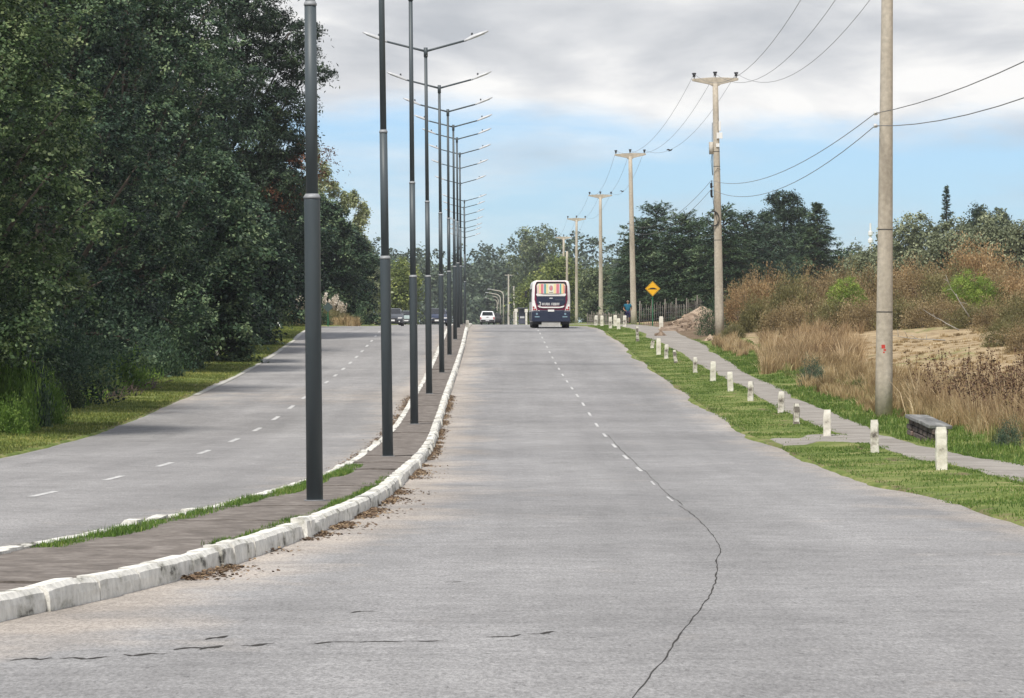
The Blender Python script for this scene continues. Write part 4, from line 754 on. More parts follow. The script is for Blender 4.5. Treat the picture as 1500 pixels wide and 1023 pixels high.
# ------------------------------------------------------------------ street lamps on the median
LAMPM = mat('lamp_steel_paint', [(.3, (.046, .060, .068)), (.7, (.068, .084, .092))], 1.2, .5, spec=.45, stretch=(1, 1, .3))
COLM = mat('collar_galvanised', [(.3, (.20, .21, .22)), (.7, (.32, .33, .34))], 6, .6, metal=.2)
HEADM = mat('lamp_head_grey', [(.3, (.40, .41, .42)), (.7, (.52, .53, .54))], 3, .4, spec=.5); HEADD = plain('lamp_head_dark', (.07, .075, .08), .4)
LENS = plain('lamp_lens', (.5, .5, .48), .15, spec=.6)
def make_lamp():
    root = bpy.data.objects.new('street_lamp', None); COL.objects.link(root)
    mb = MB(); mb.tube([(0, 0, -.1), (0, 0, 4.05), (0, 0, 4.1)], [.112, .108, .108], 20); mb.tube([(0, 0, 4.1), (0, 0, 6.7)], [.083, .081], 18); mb.tube([(0, 0, 6.7), (0, 0, 11.95)], [.066, .055], 16)
    mb.tube([(0, 0, 11.75), (0, 0, 12.08)], .072, 14)
    pole = mb.build('pole', LAMPM, root, smooth=True)
    for z, r1, r2 in ((4.1, .118, .088), (6.7, .09, .07)):
        c = MB(); c.tube([(0, 0, z-.02), (0, 0, z+.005), (0, 0, z+.045)], [r1*.985, r1*.985, r2], 18); c.build('collar', COLM, pole, smooth=True)
    b = MB(); b.tube([(0, 0, -.02), (0, 0, .02)], .145, 16); b.build('base_plate', COLM, pole)
    for s in (-1, 1):
        a = MB(); a.tube([(0, 0, 11.95), (s*.3, 0, 12.03), (s*1.42, 0, 12.32)], [.042, .04, .036], 10); arm = a.build('arm', LAMPM, root, smooth=True)
        h = MB(); sec = []
        for t, wy, th in ((0, .045, .045), (.08, .07, .06), (.28, .14, .095), (.6, .16, .075), (.8, .11, .05), (.86, .05, .02)):
            x = s*(1.34+t); z = 12.29+t*.40; sec.append([(x, -wy, z-th*.4), (x, wy, z-th*.4), (x, wy*.9, z+th*.35), (x, wy*.45, z+th), (x, -wy*.45, z+th), (x, -wy*.9, z+th*.35)])
        h.loft(sec); hd = h.build('lamp_head', HEADM, arm, smooth=True)
        ph = MB(); ph.tube([(s*1.62, 0, 12.44), (s*1.62, 0, 12.56), (s*1.62, 0, 12.585)], [.036, .04, .02], 10); ph.build('photocell', HEADD, arm)
        le = MB(); le.box((s*1.9, 0, 12.478), (.36, .2, .012), ry=-s*math.atan(.40)); le.build('lens', LENS, arm)
    return root
lamp0 = make_lamp()
LAMPS = [(56.7, -2.66, .5), (86.7, -2.56, .78), (116.7, -2.71, .5), (146.7, -2.89, .57), (176.7, -2.95, .5), (206.7, -3.07, .4), (236.7, -3.2, .5), (266.7, -3.4, .45), (295, -3.58, .4), (323, -3.9, .5), (358, -4.3, .5), (410, -4.58, .3), (434, -4.85, .5), (464, -5.15, .4), (497, -5.5, .4), (529, -5.85, .3), (552, -6.1, .4), (587, -6.45, .4)]
ORD = ['nearest', 'second', 'third', 'fourth', 'fifth', 'sixth', 'seventh', 'eighth', 'ninth', 'tenth', 'eleventh', 'twelfth', 'thirteenth', 'fourteenth', 'fifteenth', 'sixteenth', 'seventeenth', 'farthest']
for i, (y, x, ln) in enumerate(LAMPS):
    o = lamp0 if i == 0 else copy_tree(lamp0); o.location = (x, y, rz_(y)+.155); o.rotation_euler = (0, -R(ln), R((i*37 % 5)-2) if i > 2 else 0)
    tag(o, f'dark grey two-armed lamp post on the median, {ORD[i]} '+('one, green weeds at its foot' if i == 0 else 'one from the camera'), 'street lamp', 'two-armed street lamps along the median')
# pale curved street lamps on the right side beyond the crest
CONC = mat('concrete_pale', [(.3, (.34, .31, .26)), (.5, (.46, .425, .37)), (.7, (.56, .53, .47))], 2.2, .9, bump=.4, bscale=20, stretch=(1, 1, .35), fine=(9, .12))
def make_curved():
    root = bpy.data.objects.new('curved_street_lamp', None); COL.objects.link(root); mb = MB(); pts = [(0, 0, -.2), (0, 0, 6.2)]
    for k in range(1, 9):
        a = k/8*R(78); pts.append((-(1-math.cos(a))*1.1, 0, 6.2+math.sin(a)*1.1))
    pts.append((-2.9, 0, 7.65)); mb.tube(pts, [.16]+[.11]*9+[.05], 8); mb.build('pole', CONC, root, smooth=True)
    h = MB(); h.box((-3.05, 0, 7.68), (.75, .28, .14)); h.build('lamp_head', HEADM, root, bevel=.03); return root
c0 = make_curved()
for i, (px, Y, tz) in enumerate(((737.5, 890, 1.0), (733, 960, .98), (730, 1010, .96), (728.5, 1070, .92), (727.5, 1120, .78), (727, 1180, .62))):
    o = c0 if i == 0 else copy_tree(c0); x = pxX(px, Y); o.location = (x, Y, ztf(x, Y)-(1-tz)*7.2); tag(o, f'pale curved-neck street lamp bending over the far road, {ORD[i]} one of its row', 'street lamp', 'pale curved street lamps beyond the crest')
# ------------------------------------------------------------------ concrete utility poles
POLEM = mat('pole_concrete', [(.28, (.30, .26, .205)), (.5, (.44, .39, .315)), (.72, (.56, .51, .43))], 1.1, .9, bump=.5, bscale=22, stretch=(1, 1, .18), fine=(8, .14), detail=9)
INS = plain('insulator_black', (.02, .02, .022), .35); INSW = plain('insulator_porcelain', (.6, .6, .58), .2)
BAND = plain('steel_band', (.10, .095, .09), .5, .6); RED = plain('red_paint', (.5, .05, .035), .7); WHT = plain('white_sheet', (.78, .78, .76), .5)
POLES = [(10.8, 8, 14.4, 0), (11.05, 125, 14.5, .45), (11.85, 240, 14.5, -1.0), (10.25, 354, 14.2, -1.2), (9.95, 470, 14.2, -.3), (8.9, 580, 14.2, 0), (8.05, 655, 13.4, 0), (7.85, 600, 10.4, 0)]
poles = []
def make_pole(rad_b=.265, H=14.5, arm=True, detail=False):
    root = bpy.data.objects.new('utility_pole', None); COL.objects.link(root); mb = MB()
    zs = np.linspace(-.3, H, 10); mb.tube([(0, 0, z) for z in zs], [rad_b-(rad_b-.155)*max(0, z)/H for z in zs], 20); sh = mb.build('shaft', POLEM, root, smooth=True)
    for z in ((3.15, 5.6) if detail else ()):
        b = MB(); rr = rad_b-(rad_b-.155)*z/H; b.tube([(0, 0, z-.015), (0, 0, z+.015)], rr+.006, 20); b.build('steel_band', BAND, sh)
    if arm:
        a = MB(); pr = [(-1.32, .10), (-1.32, .22), (-.3, .28), (.3, .28), (1.32, .22), (1.32, .10), (.32, -.12), (.2, -.2), (-.2, -.2), (-.32, -.12)]
        a.prism([(u, H+v) for u, v in pr], 'Y', -.10, .10); ar = a.build('crossarm', POLEM, root, bevel=.015)
        for x in (-1.2, 0, 1.2):
            i = MB(); zb = H+(.23 if x else .28); i.tube([(x, 0, zb), (x, 0, zb+.1), (x, 0, zb+.1), (x, 0, zb+.16), (x, 0, zb+.18), (x, 0, zb+.3), (x, 0, zb+.33)], [.03, .03, .08, .09, .07, .135, .10], 10); i.build('insulator', INS, ar, smooth=True)
    return root
WA = []   # wire attachment points per pole (top three, low two)
for i, (x, y, H, ln) in enumerate(POLES):
    top = i != 7
    o = make_pole(.265 if i < 5 else .22, H, top, i == 1); z = ztf(x, y)-.02; o.location = (x, y, z); o.rotation_euler = (0, R(ln), 0); poles.append(o)
    M = Matrix.Translation(o.location) @ Matrix.Rotation(R(ln), 4, 'Y')
    WA.append([M @ Vector((q, 0, H+.5)) for q in (-1.2, 0, 1.2)]+[M @ Vector((-.33, 0, hh)) for hh in ((9.05, 8.68) if i == 1 else (9.0, 8.5) if i < 2 else (8.9, 8.4) if i == 2 else (8.55, 8.0))])
    if i in (1, 2, 3, 4):
        for hh in ((9.05, 8.68) if i == 1 else (8.55, 8.0)):
            b = MB(); b.tube([(-.17, 0, hh), (-.36, 0, hh)], .018, 6); b.tube([(-.25, 0, hh-.02), (-.3, 0, hh), (-.37, 0, hh)], [.03, .06, .06], 8); b.build('side_insulator', INSW if i == 1 else INS, o)
    if i > 0: tag(o, ['', 'tall thick concrete utility pole with a red mark, nearest on the right verge', 'concrete utility pole with crossarm, white plates and a coil of cable, second on the right', 'concrete pole with crossarm behind the person in blue, third on the right', 'concrete pole with crossarm, fourth on the right, just beyond the bollards', 'pale concrete pole with crossarm directly beside the bus', 'thin concrete pole with crossarm rising just above the bus roof', 'short pale pole without crossarm behind the bus roof corner'][i], 'utility pole', 'concrete utility poles along the right verge')
    else: tag(o, 'concrete utility pole level with the camera on the right verge', 'utility pole', 'concrete utility poles along the right verge')
# red mark and dark patches on the nearest pole
b = MB(); rr = .236
for dz, a0, a1, h in ((0, -2.0, -1.55, .13), (-.10, -1.75, -1.45, .06), (-.17, -1.8, -1.6, .05)):
    vs = []; k = 5
    for q in range(k+1):
        a = a0+(a1-a0)*q/k
        for s in (-.5, .5): vs.append((math.cos(a)*(rr+.014), math.sin(a)*(rr+.014), 2.12+dz+s*h*(1 if q % 2 else .75)))
    b.add(vs, [(2*q, 2*q+2, 2*q+3, 2*q+1) for q in range(k)])
b.build('red_mark', RED, poles[1], fix=False)
# fittings on the second pole: white plates, fuse boxes, cable coil
p2 = poles[2]
b = MB(); b.box((.18, -.22, 11.45), (.34, .03, .34)); b.box((.2, -.22, 12.0), (.12, .03, .55)); b.box((.07, -.215, 10.9), (.2, .03, .2)); b.build('white_plate', WHT, p2, bevel=.01)
b = MB(); b.box((-.33, -.08, 8.62), (.13, .13, .3)); b.box((-.33, -.08, 8.2), (.13, .13, .34)); b.box((-.3, -.05, 8.42), (.05, .05, 1.0)); b.build('fuse_box', INS, p2, bevel=.02)
b = MB()
for k in range(3):
    b.tube([(-.25+.33*math.cos(t)-.0, -.26+.02*k, 6.7+.42*math.sin(t)+.02*k) for t in np.linspace(0, 6.28, 17)], .018, 5, caps=False)
b.tube([(.02, -.27, 6.3), (-.2, -.27, 7.3), (-.27, -.2, 8.0)], .015, 5); b.tube([(-.22, -.12, 10.7), (-.32, -.1, 10.0), (-.26, -.15, 9.2), (.05, -.26, 9.6), (.2, -.2, 9.5)], .014, 5)
b.tube([(-.21, -.03, 12.2), (-.24, -.03, 11), (-.24, -.03, 9.2)], .016, 5); b.build('cable_coil', INS, p2)
b = MB(); b.tube([(-.3, -.05, 11.1), (-.3, -.05, 10.4)], .13, 10); b.build('pale_canister', CONC, p2, smooth=True)
for hh in (9.7, 5.5, 10.55):
    b = MB(); b.tube([(0, 0, hh-.02), (0, 0, hh+.02)], .262-.0075*hh+.006, 16); b.build('steel_band', BAND, p2)
# wires
WIREM = plain('wire', (.16, .16, .165), .5, .3)
def wire(pts, sag, r, label, cat='power line', grp='power lines on the right'):
    mb = MB(); path = []
    for a, b_, s in zip(pts[:-1], pts[1:], sag):
        n = 18
        for k in range(n if b_ is not pts[-1] else n+1):
            t = k/n; p = a.lerp(b_, t); p = Vector((p.x, p.y, p.z-4*s*t*(1-t))); path.append(p)
    mb.tube(path, r, 5, caps=False); return tag(mb.build('power_line', WIREM, None, smooth=True, fix=False), label, cat, grp)
for q, lab in enumerate(('left one of the three thin wires over the pole crossarms', 'middle one of the three thin wires over the pole crossarms', 'right one of the three thin wires over the pole crossarms')):
    wire([WA[i][q] for i in range(7)], [1.5, 2.2, 1.7, 1.5, 1.3, 1.0], .0105, lab)
for q, lab in ((3, 'upper of the two lower cables held on the side of the nearest utility pole'), (4, 'lower of the two lower cables held on the side of the nearest utility pole')):
    wire([WA[i][q] for i in range(6)], [1.3 if q == 3 else 1.7, .86 if q == 3 else 1.1, 1.2, 1.0, 1.0], .0125, lab)

# ------------------------------------------------------------------ bollards
BOL = mat('bollard_whitewash', [(.27, (.17, .15, .12)), (.35, (.52, .49, .41)), (.55, (.72, .69, .6)), (.75, (.80, .77, .69))], 3.5, .85, bump=.6, bscale=14, detail=8)
BOLG = mat('bollard_worn', [(.33, (.12, .105, .09)), (.40, (.36, .33, .28)), (.5, (.62, .59, .52)), (.75, (.74, .71, .63))], 3.5, .9, bump=.8, bscale=14, detail=9)
BOLD = mat('bollard_bare', [(.3, (.09, .08, .07)), (.7, (.25, .22, .19))], 5, .95, bump=.8)
BB = [  # X, Y, height, width, lean x, lean y, material, label
    (8.02, 78.5, .80, .21, -.8, 0, BOL, 'clean white bollard nearest the camera on the right verge'), (7.98, 92.5, .72, .19, -.8, 0, BOLG, 'white bollard chipped down its right side, just left of the stone bench'),
    (8.02, 107, .68, .2, 0, 1, BOL, 'plain white bollard left of the chipped one'), (8.05, 119, .58, .19, 1, 0, BOLD, 'worn bollard with dark bare concrete showing, fourth from the camera'), (8.25, 129, .66, .2, 2, 0, BOLG, 'stained bollard with two dark blotches, fifth from the camera'),
    (8.0, 141, .66, .2, 1, 0, BOLG, 'cream bollard slightly grey at the top, in line with a thin stake'), (7.9, 152, .7, .21, -2, 0, BOL, 'white bollard beside the bare gap in the verge grass'), (7.93, 166, .78, .22, 1, 0, BOL, 'tall clean white bollard halfway up the slope'),
    (7.8, 179, .66, .19, 0, 0, BOLG, 'bollard on its own just below the leaning dark one'), (7.6, 195, .62, .17, -7, 0, BOLD, 'dark broken bollard leaning left up the slope'), (7.45, 203, .68, .2, 1, 0, BOLG, 'greyish white bollard right behind the dark broken one'), (7.32, 210, .82, .22, 0, 0, BOL, 'tall white bollard at the head of the close group of three'),
    (7.4, 222, .4, .2, 6, 3, BOLG, 'stumpy broken bollard below the earth heap'), (7.05, 236, .85, .17, -2, 0, BOLD, 'dark thin bollard below the third utility pole'), (6.75, 266, .7, .22, 0, 0, BOL, 'white bollard near the crest, right of the fourth utility pole'), (6.35, 271, .75, .22, 0, 0, BOLG, 'pale bollard near the crest beside the walker'),
    (7.4, 276, .75, .25, 0, 0, BOLG, 'pale bollard behind the walker near the crest'), (6.95, 283, .75, .25, 0, 0, BOL, 'pale bollard at the crest left of the walker'), (6.2, 290, .75, .22, 0, 0, BOL, 'white bollard at the crest, left end of the row'), (5.95, 298, .75, .25, 2, 0, BOLG, 'farthest pale bollard just right of the bus'), (9.3, 262, .85, .26, 0, 0, BOL, 'cream bollard between the third utility pole and the warning sign')]
for i, (x, y, h, w_, lx, ly, mt, lab) in enumerate(BB):
    g = random.Random(i+50); mb = MB(); rings = []
    for k in range(9):
        t = k/8; z = -.1+(h+.1)*t; j = lambda: g.uniform(-.006, .006); a = w_/2*(1-.06*t)
        if k == 8: a *= .86
        if mt is not BOL and g.random() < .5: jj = g.uniform(.01, .03)
        else: jj = 0
        c = .18*a; rings.append([(-a+c, -a+j(), z), (a-c-jj, -a+j(), z), (a-jj+j(), -a+c, z), (a+j(), a-c, z), (a-c, a+j(), z), (-a+c, a, z), (-a+j(), a-c, z), (-a+j(), -a+c, z)])
    mb.loft(rings)
    if mt is BOLD: mt_ = [BOLG, BOLD]; mb.m = [1 if (f_i % 5 in (0, 3)) else 0 for f_i in range(len(mb.f))]
    else: mt_ = mt
    o = mb.build('bollard', mt_); o.location = (x, y, ztf(x, y)); o.rotation_euler = (R(ly), R(lx), R(g.uniform(-5, 5))); tag(o, lab, 'bollard', 'whitewashed bollards along the right verge')
# thin rail stump by the dark bollards
# ------------------------------------------------------------------ stone bench
def bench():
    x, y = 10.12, 102.5; root = empty('stone_bench', (x, y, ztf(x, y)), 'low stone bench with a weathered grey slab, beside the footpath near the right edge', 'bench', rz=R(15)); root.rotation_euler = (R(8), R(2), R(15)); root.location.z += .02
    SL = mat('bench_slab', [(.3, (.08, .08, .078)), (.55, (.19, .19, .185)), (.72, (.34, .34, .325))], 3, .9, bump=.8, bscale=10, detail=8); ST = mat('bench_stone', [(.3, (.04, .036, .033)), (.55, (.12, .10, .09)), (.75, (.25, .17, .14))], 5, .95, bump=1, bscale=9)
    g = random.Random(2); mb = MB()
    for s in range(2): mb.box((g.uniform(-.01, .01), -.43+.86*s, .45+g.uniform(-.012, .012)), (.60, .83, .09), rz=g.uniform(-.02, .02))
    mb.build('slab', SL, root, bevel=.018)
    mb = MB()
    for k in range(5):
        for lv in range(3):
            mb.box((g.uniform(-.02, .02), -.72+.35*k+.06*(lv % 2), .07+.135*lv), (.42+g.uniform(-.05, .03), .31, .12), rz=g.uniform(-.06, .06))
    mb.build('masonry', ST, root, bevel=.02)
bench()
# ------------------------------------------------------------------ warning sign, back-facing sign, posts
YEL = mat('sign_yellow', [(.3, (.70, .36, .015)), (.7, (.80, .45, .02))], 2, .45); BLK = plain('sign_black', (.02, .02, .02), .5); GRN = plain('post_green', (.01, .12, .05), .45); GALV = plain('sign_back', (.05, .075, .07), .5)
def sign(x, y, z, face, lab, H=2.55, back=False, s=.36):
    root = empty('warning_sign', (x, y, z), lab, 'road sign'); mb = MB(); mb.box((0, 0, H/2), (.07, .07, H)); mb.build('post', GRN, root, bevel=.008)
    d = s*math.sqrt(2); o2 = lambda q: [(0, -q), (q, 0), (0, q), (-q, 0)]; mb = MB(); mb.prism([(u, v+H) for u, v in o2(d)], 'Y', -.055, -.04); pl = mb.build('plate', YEL if not back else GALV, root)
    if not back:
        mb = MB(); 
        for k in range(4):
            A = [(0, -1), (1, 0), (0, 1), (-1, 0)]; a, b_ = A[k], A[(k+1) % 4]; q0, q1 = d*.93, d*.88
            mb.add([(a[0]*q0, -.0575, a[1]*q0+H), (b_[0]*q0, -.0575, b_[1]*q0+H), (b_[0]*q1, -.0575, b_[1]*q1+H), (a[0]*q1, -.0575, a[1]*q1+H)], [(0, 1, 2, 3)])
        mb.build('border', BLK, pl, fix=False)
        mb = MB(); pts = [(-.31, -.045), (.31, -.045), (.31, -.005), (.2, .01)]+[(.2*math.cos(t), .01+.06*math.sin(t)) for t in np.linspace(.2, 2.94, 9)]+[(-.2, .01), (-.31, -.005)]
        mb.prism([(u, v+H) for u, v in pts], 'Y', -.062, -.0555); mb.build('speed_hump_symbol', BLK, pl)
sx = pxX(956, 283); sign(sx, 283, ztf(sx, 283)-.02, 0, 'yellow diamond speed-hump warning sign on a green post beside the footpath')
sx = pxX(480.5, 303); sign(sx, 303, ztf(sx, 303)-.1, 0, 'back of a dark green diamond sign among the pampas grass on the left', H=1.5, back=True, s=.26)
WOOD = mat('fence_wood', [(.3, (.10, .088, .075)), (.5, (.20, .18, .155)), (.72, (.34, .31, .27))], 4, .95, stretch=(1, 1, .2), bump=.6)
def fence():
    root = empty('post_fence', (10.0, 335, ztf(10.0, 335)), 'grey fence of uneven wooden stakes and wire behind the warning sign', 'fence'); ox, oy, oz = root.location
    g = random.Random(6); P0 = Vector((9.1, 300)); P1 = Vector((15.9, 352)); n = 34; tops = []
    for k in range(n):
        t = k/(n-1); p = P0.lerp(P1, t); z = ztf(p.x, p.y); big = k % 6 == 0; h = (1.75 if big else g.uniform(1.2, 1.6))*(1+.12*t); mb = MB(); w_ = .06 if big else g.uniform(.014, .024)
        mb.tube([(0, 0, -.2), (g.uniform(-.04, .04), 0, h)], [w_, w_*.85], 6); o = mb.build('post' if big else 'stake', WOOD, root, smooth=True, fix=False); o.location = (p.x-ox, p.y-oy, z-oz); tops.append(Vector((p.x-ox, p.y-oy, z-oz)))
    for hh in (.35, .75, 1.15):
        mb = MB(); mb.tube([q+Vector((0, -.06, hh)) for q in tops], .008, 4, caps=False); mb.build('wire', WIREM, root, fix=False)
fence()
def low_fence():
    root = empty('paling_fence', (8.8, 372, ztf(8.8, 372)), 'low bleached paling fence left of the walker, beyond the crest', 'fence'); ox, oy, oz = root.location; g = random.Random(9)
    for k in range(26):
        t = k/25; x = 7.0+t*3.3; y = 390-t*18; mb = MB(); h = g.uniform(.9, 1.25); mb.box((0, 0, h/2-.1), (.09, .03, h+.2)); o = mb.build('paling', WOOD, root); o.location = (x-ox, y-oy, ztf(x, y)-oz); o.rotation_euler = (0, g.uniform(-.05, .05), 0)
    for hh in (.35, .85):
        mb = MB(); mb.tube([(7.0-ox, 390.05-oy, ztf(7, 390)-oz+hh), (10.3-ox, 372.05-oy, ztf(10.3, 372)-oz+hh)], .025, 5); mb.build('rail', WOOD, root, fix=False)
low_fence()
# earth heap
def heap(name, x, y, rx, ry, h, seed, mt, label, cat='earth heap', clods=130, rzz=0):
    g = np.random.default_rng(seed); root = empty(name, (x, y, ztf(x, y)), label, cat); n = 28; V = []; m = 40
    for i in range(n):
        for j in range(m):
            u = i/(n-1); a = 2*math.pi*j/m; wob = 1+.22*math.sin(3*a+seed)+.12*math.sin(5*a+1); X = math.cos(a)*u*rx*wob; Y = math.sin(a)*u*ry*wob
            z = h*(1-u**1.7)*(1+.35*math.sin(2.2*X/rx*2+1))+(float(vnoise(X+50, Y+50, .35, seed))-.5)*.32*(1-u)+(float(vnoise(X+9, Y+9, .9, seed))-.5)*.5*(1-u)
            V.append((X, Y, z-.12*(u > .97)+(ztf(x+X, y+Y)-ztf(x, y))*u))
    F = [(i*m+j, i*m+(j+1) % m, (i+1)*m+(j+1) % m, (i+1)*m+j) for i in range(n-1) for j in range(m)]
    mb = MB(); mb.add(V, F); mb.build('mound', mt, root, smooth=False, fix=True)
    mb = MB(); gg = random.Random(seed)
    for k in range(clods):
        a = gg.uniform(0, 6.28); u = gg.uniform(.2, 1.1)**.7; X = math.cos(a)*u*rx; Y = math.sin(a)*u*ry; s = gg.uniform(.05, .22)
        mb.box((X, Y, max(0, h*(1-u**1.7))+.03+(ztf(x+X, y+Y)-ztf(x, y))*u), (s*1.3, s, s*.7), rz=gg.uniform(0, 3), rx=gg.uniform(-.5, .5), ry=gg.uniform(-.5, .5), taper=.7)
    mb.build('clods', mt, root)
EARTH = mat('earth', [(.3, (.10, .068, .045)), (.5, (.21, .155, .11)), (.72, (.36, .28, .21))], 2.2, .97, bump=1, bscale=10, detail=9)
EARTHP = mat('earth_pale', [(.3, (.22, .16, .11)), (.5, (.38, .29, .21)), (.72, (.54, .44, .34))], 2.5, .97, bump=1, bscale=10, detail=9)
hx = pxX(1012, 262); heap('earth_heap', hx, 262, 2.0, 5, .62, 3, EARTH, 'heap of brown earth and clods between the warning sign and the second utility pole')
hx = pxX(1022, 285); heap('earth_heap', hx+.15, 285, 1.9, 3.5, .72, 5, EARTHP, 'pale tan earth mound behind the brown heap', clods=60)
hx = pxX(964, 240); heap('rubble_heap', hx+.35, 246, .3, .8, .14, 8, EARTH, 'small brown rubble pile at the edge of the footpath', 'rubble', clods=14)
hx = pxX(1037, 238); heap('rubble_heap', hx, 236, .3, .6, .18, 9, EARTHP, 'pale stone lying left of the second utility pole foot', 'rubble', clods=8)
# small things on the left verge
def simple(name, loc, parts, label, cat, group=None, rz=0):
    root = empty(name, loc, label, cat, group, rz)
    for (pn, mb, mt, bv) in parts: mb.build(pn, mt, root, bevel=bv)
    return root
for (px, Y, h, lab) in ((304, 205, 1.9, 'tall pale weathered post in front of the dark tree'), (317, 207, .75, 'short grey stump right of the tall pale post'), (224, 178, 1.6, 'thin pale stake standing in the leafy bushes'), (236, 180, 1.5, 'thin pale stake right beside the other in the bushes')):
    x = pxX(px, Y); mb = MB(); mb.tube([(0, 0, -.2), (.02, 0, h*.5), (-.01, 0, h)], [.055, .05, .045] if h > .8 and h < 1.7 else [.1, .09, .08], 7); simple('wooden_post', (x, Y, ztf(x, Y)), [('post', mb, BARKP, 0)], lab, 'post')
x = pxX(372, 246); mb = MB(); mb.tube([(0, 0, -.1), (0, 0, .85)], .05, 8); m2 = MB(); m2.tube([(0, 0, .85), (0, 0, .97), (0, 0, 1.0)], [.085, .085, .05], 8); simple('marker_post', (x, 246, ztf(x, 246)), [('post', mb, CONC, 0), ('cap', m2, WHT, 0)], 'thin pale marker post with a white cap on the left verge', 'post')
x = pxX(383, 256); mb = MB(); mb.box((0, 0, 1.55), (.42, .4, .42), taper=.85); m2 = MB(); m2.box((0, 0, .65), (.42, .36, 1.35)); simple('meter_box', (x, 256, ztf(x, 256)), [('box_top', mb, CONC, .03), ('pedestal', m2, mat('meter_pedestal', [(.3, (.08, .10, .10)), (.7, (.16, .19, .19))], 3, .8), .02)], 'white-topped box on a dim grey pedestal under the pine', 'utility box')
x = pxX(137, 150); mb = MB(); mb.tube([(0, 0, 0), (.02, 0, .1), (.0, 0, .25), (.02, 0, .34), (.0, 0, .4)], [.08, .14, .12, .04, .06], 9); simple('plastic_bag', (x, 150, ztf(x, 150)+.1), [('bag', mb, WHT, 0)], 'small white plastic bag caught in the dark undergrowth', 'bag')
x = pxX(413, 268); mb = MB(); mb.tube([(0, 0, 0), (-.3, 0, .42)], [.05, .05], 7); simple('marker_post', (x, 268, ztf(x, 268)), [('post', mb, WHT, 0)], 'small white peg leaning left near the pampas grass', 'post')
x = pxX(684, 268)+.03; mb = MB(); mb.box((0, 0, .3), (.22, .2, .66), taper=.9); simple('median_marker', (x, 268, rz_(268)), [('block', mb, BOL, .02)], 'white block marker standing by the median kerb at the crest', 'marker')
# distant mast, sign frames and kiosk at the far end of the road
x = pxX(1275, 900); mb = MB(); mb.tube([(0, 0, 0), (0, 0, 22.0)], [.35, .2], 8); m2 = MB()
m2.tube([(0, 0, 17.8), (0, 0, 18.6), (0, 0, 18.7), (0, 0, 19.3), (0, 0, 19.4), (0, 0, 20.3)], [.55, .55, .25, .25, .5, .5], 8)
simple('radio_mast', (x, 900, ztf(x, 900)), [('mast', mb, WHT, 0), ('antenna_panels', m2, WHT, .1)], 'distant white radio mast left of the nearest utility pole', 'mast')
for (px, Y, h, lab) in ((745, 700, 8.4, 'slim pale pole with a cross-piece left of the bus'), (753.5, 720, 6.6, 'slim pale pole leaning, nearer the bus')):
    x = pxX(px, Y); mb = MB(); mb.tube([(0, 0, -.2), (-.1 if px > 750 else 0, 0, h)], [.18, .12], 8); m2 = MB(); m2.box((0, 0, h-.15), (1.3, .1, .1)) if px < 750 else m2.box((-.1, 0, h), (.3, .3, .1)); simple('slim_pole', (x, Y, ztf(x, Y)), [('pole', mb, CONC, 0), ('crosspiece', m2, CONC, 0)], lab, 'utility pole')
KIO = mat('kiosk_slate', [(.3, (.05, .055, .075)), (.7, (.09, .095, .12))], 1, .6)
x = pxX(765, 560); m1 = MB(); m1.box((0, 1.2, 1.1), (1.0, 1.0, 2.0), taper=.95); m2 = MB(); m2.box((0, .8, 2.2), (1.5, 1.8, .14)); m3 = MB(); m3.box((0, .66, 1.0), (.6, .03, .28)); simple('roadside_kiosk', (x, 560, ztf(x, 560)), [('walls', m1, KIO, .02), ('roof', m2, KIO, .03), ('counter_sign', m3, WHT, 0)], 'small slate-blue kiosk left of the bus at the road side', 'kiosk')
for px, Y, lab in ((756, 520, 'white-topped roadside pillar left of the kiosk'), (771, 530, 'white pillar between the kiosk and the bus')):
    x = pxX(px, Y); m1 = MB(); m1.box((0, 0, .75), (.24, .24, 1.6)); m2 = MB(); m2.box((0, 0, 1.75), (.42, .3, .42)); simple('roadside_pillar', (x, Y, ztf(x, Y)), [('shaft', m1, BOL, .02), ('cap', m2, BOL, .05)], lab, 'pillar', 'white pillars left of the bus')
# birds
for (px, py, Y, lab) in ((982, 221, 150, 'small dark bird flying right of the third utility pole top'), (912, 281, 220, 'tiny dark bird flying left of the third utility pole')):
    mb = MB(); mb.tube([(-.16, 0, 0), (-.08, 0, .01), (.04, 0, .02), (.12, 0, .03), (.17, 0, .03)], [.008, .03, .045, .03, .008], 7)
    mb.add([(-.04, .02, .03), (.08, .02, .03), (.0, .22, .14), (-.1, .36, .08)], [(0, 1, 2, 3)]); mb.add([(-.04, -.02, .03), (.08, -.02, .03), (.0, -.2, .12), (-.1, -.34, .1)], [(0, 1, 2, 3)])
    o = mb.build('bird', BLK); o.scale = (.55, .55, .55); o.location = (pxX(px, Y), Y, (480-py)*Y/6160); o.rotation_euler = (0, -.3, .5); tag(o, lab, 'bird')

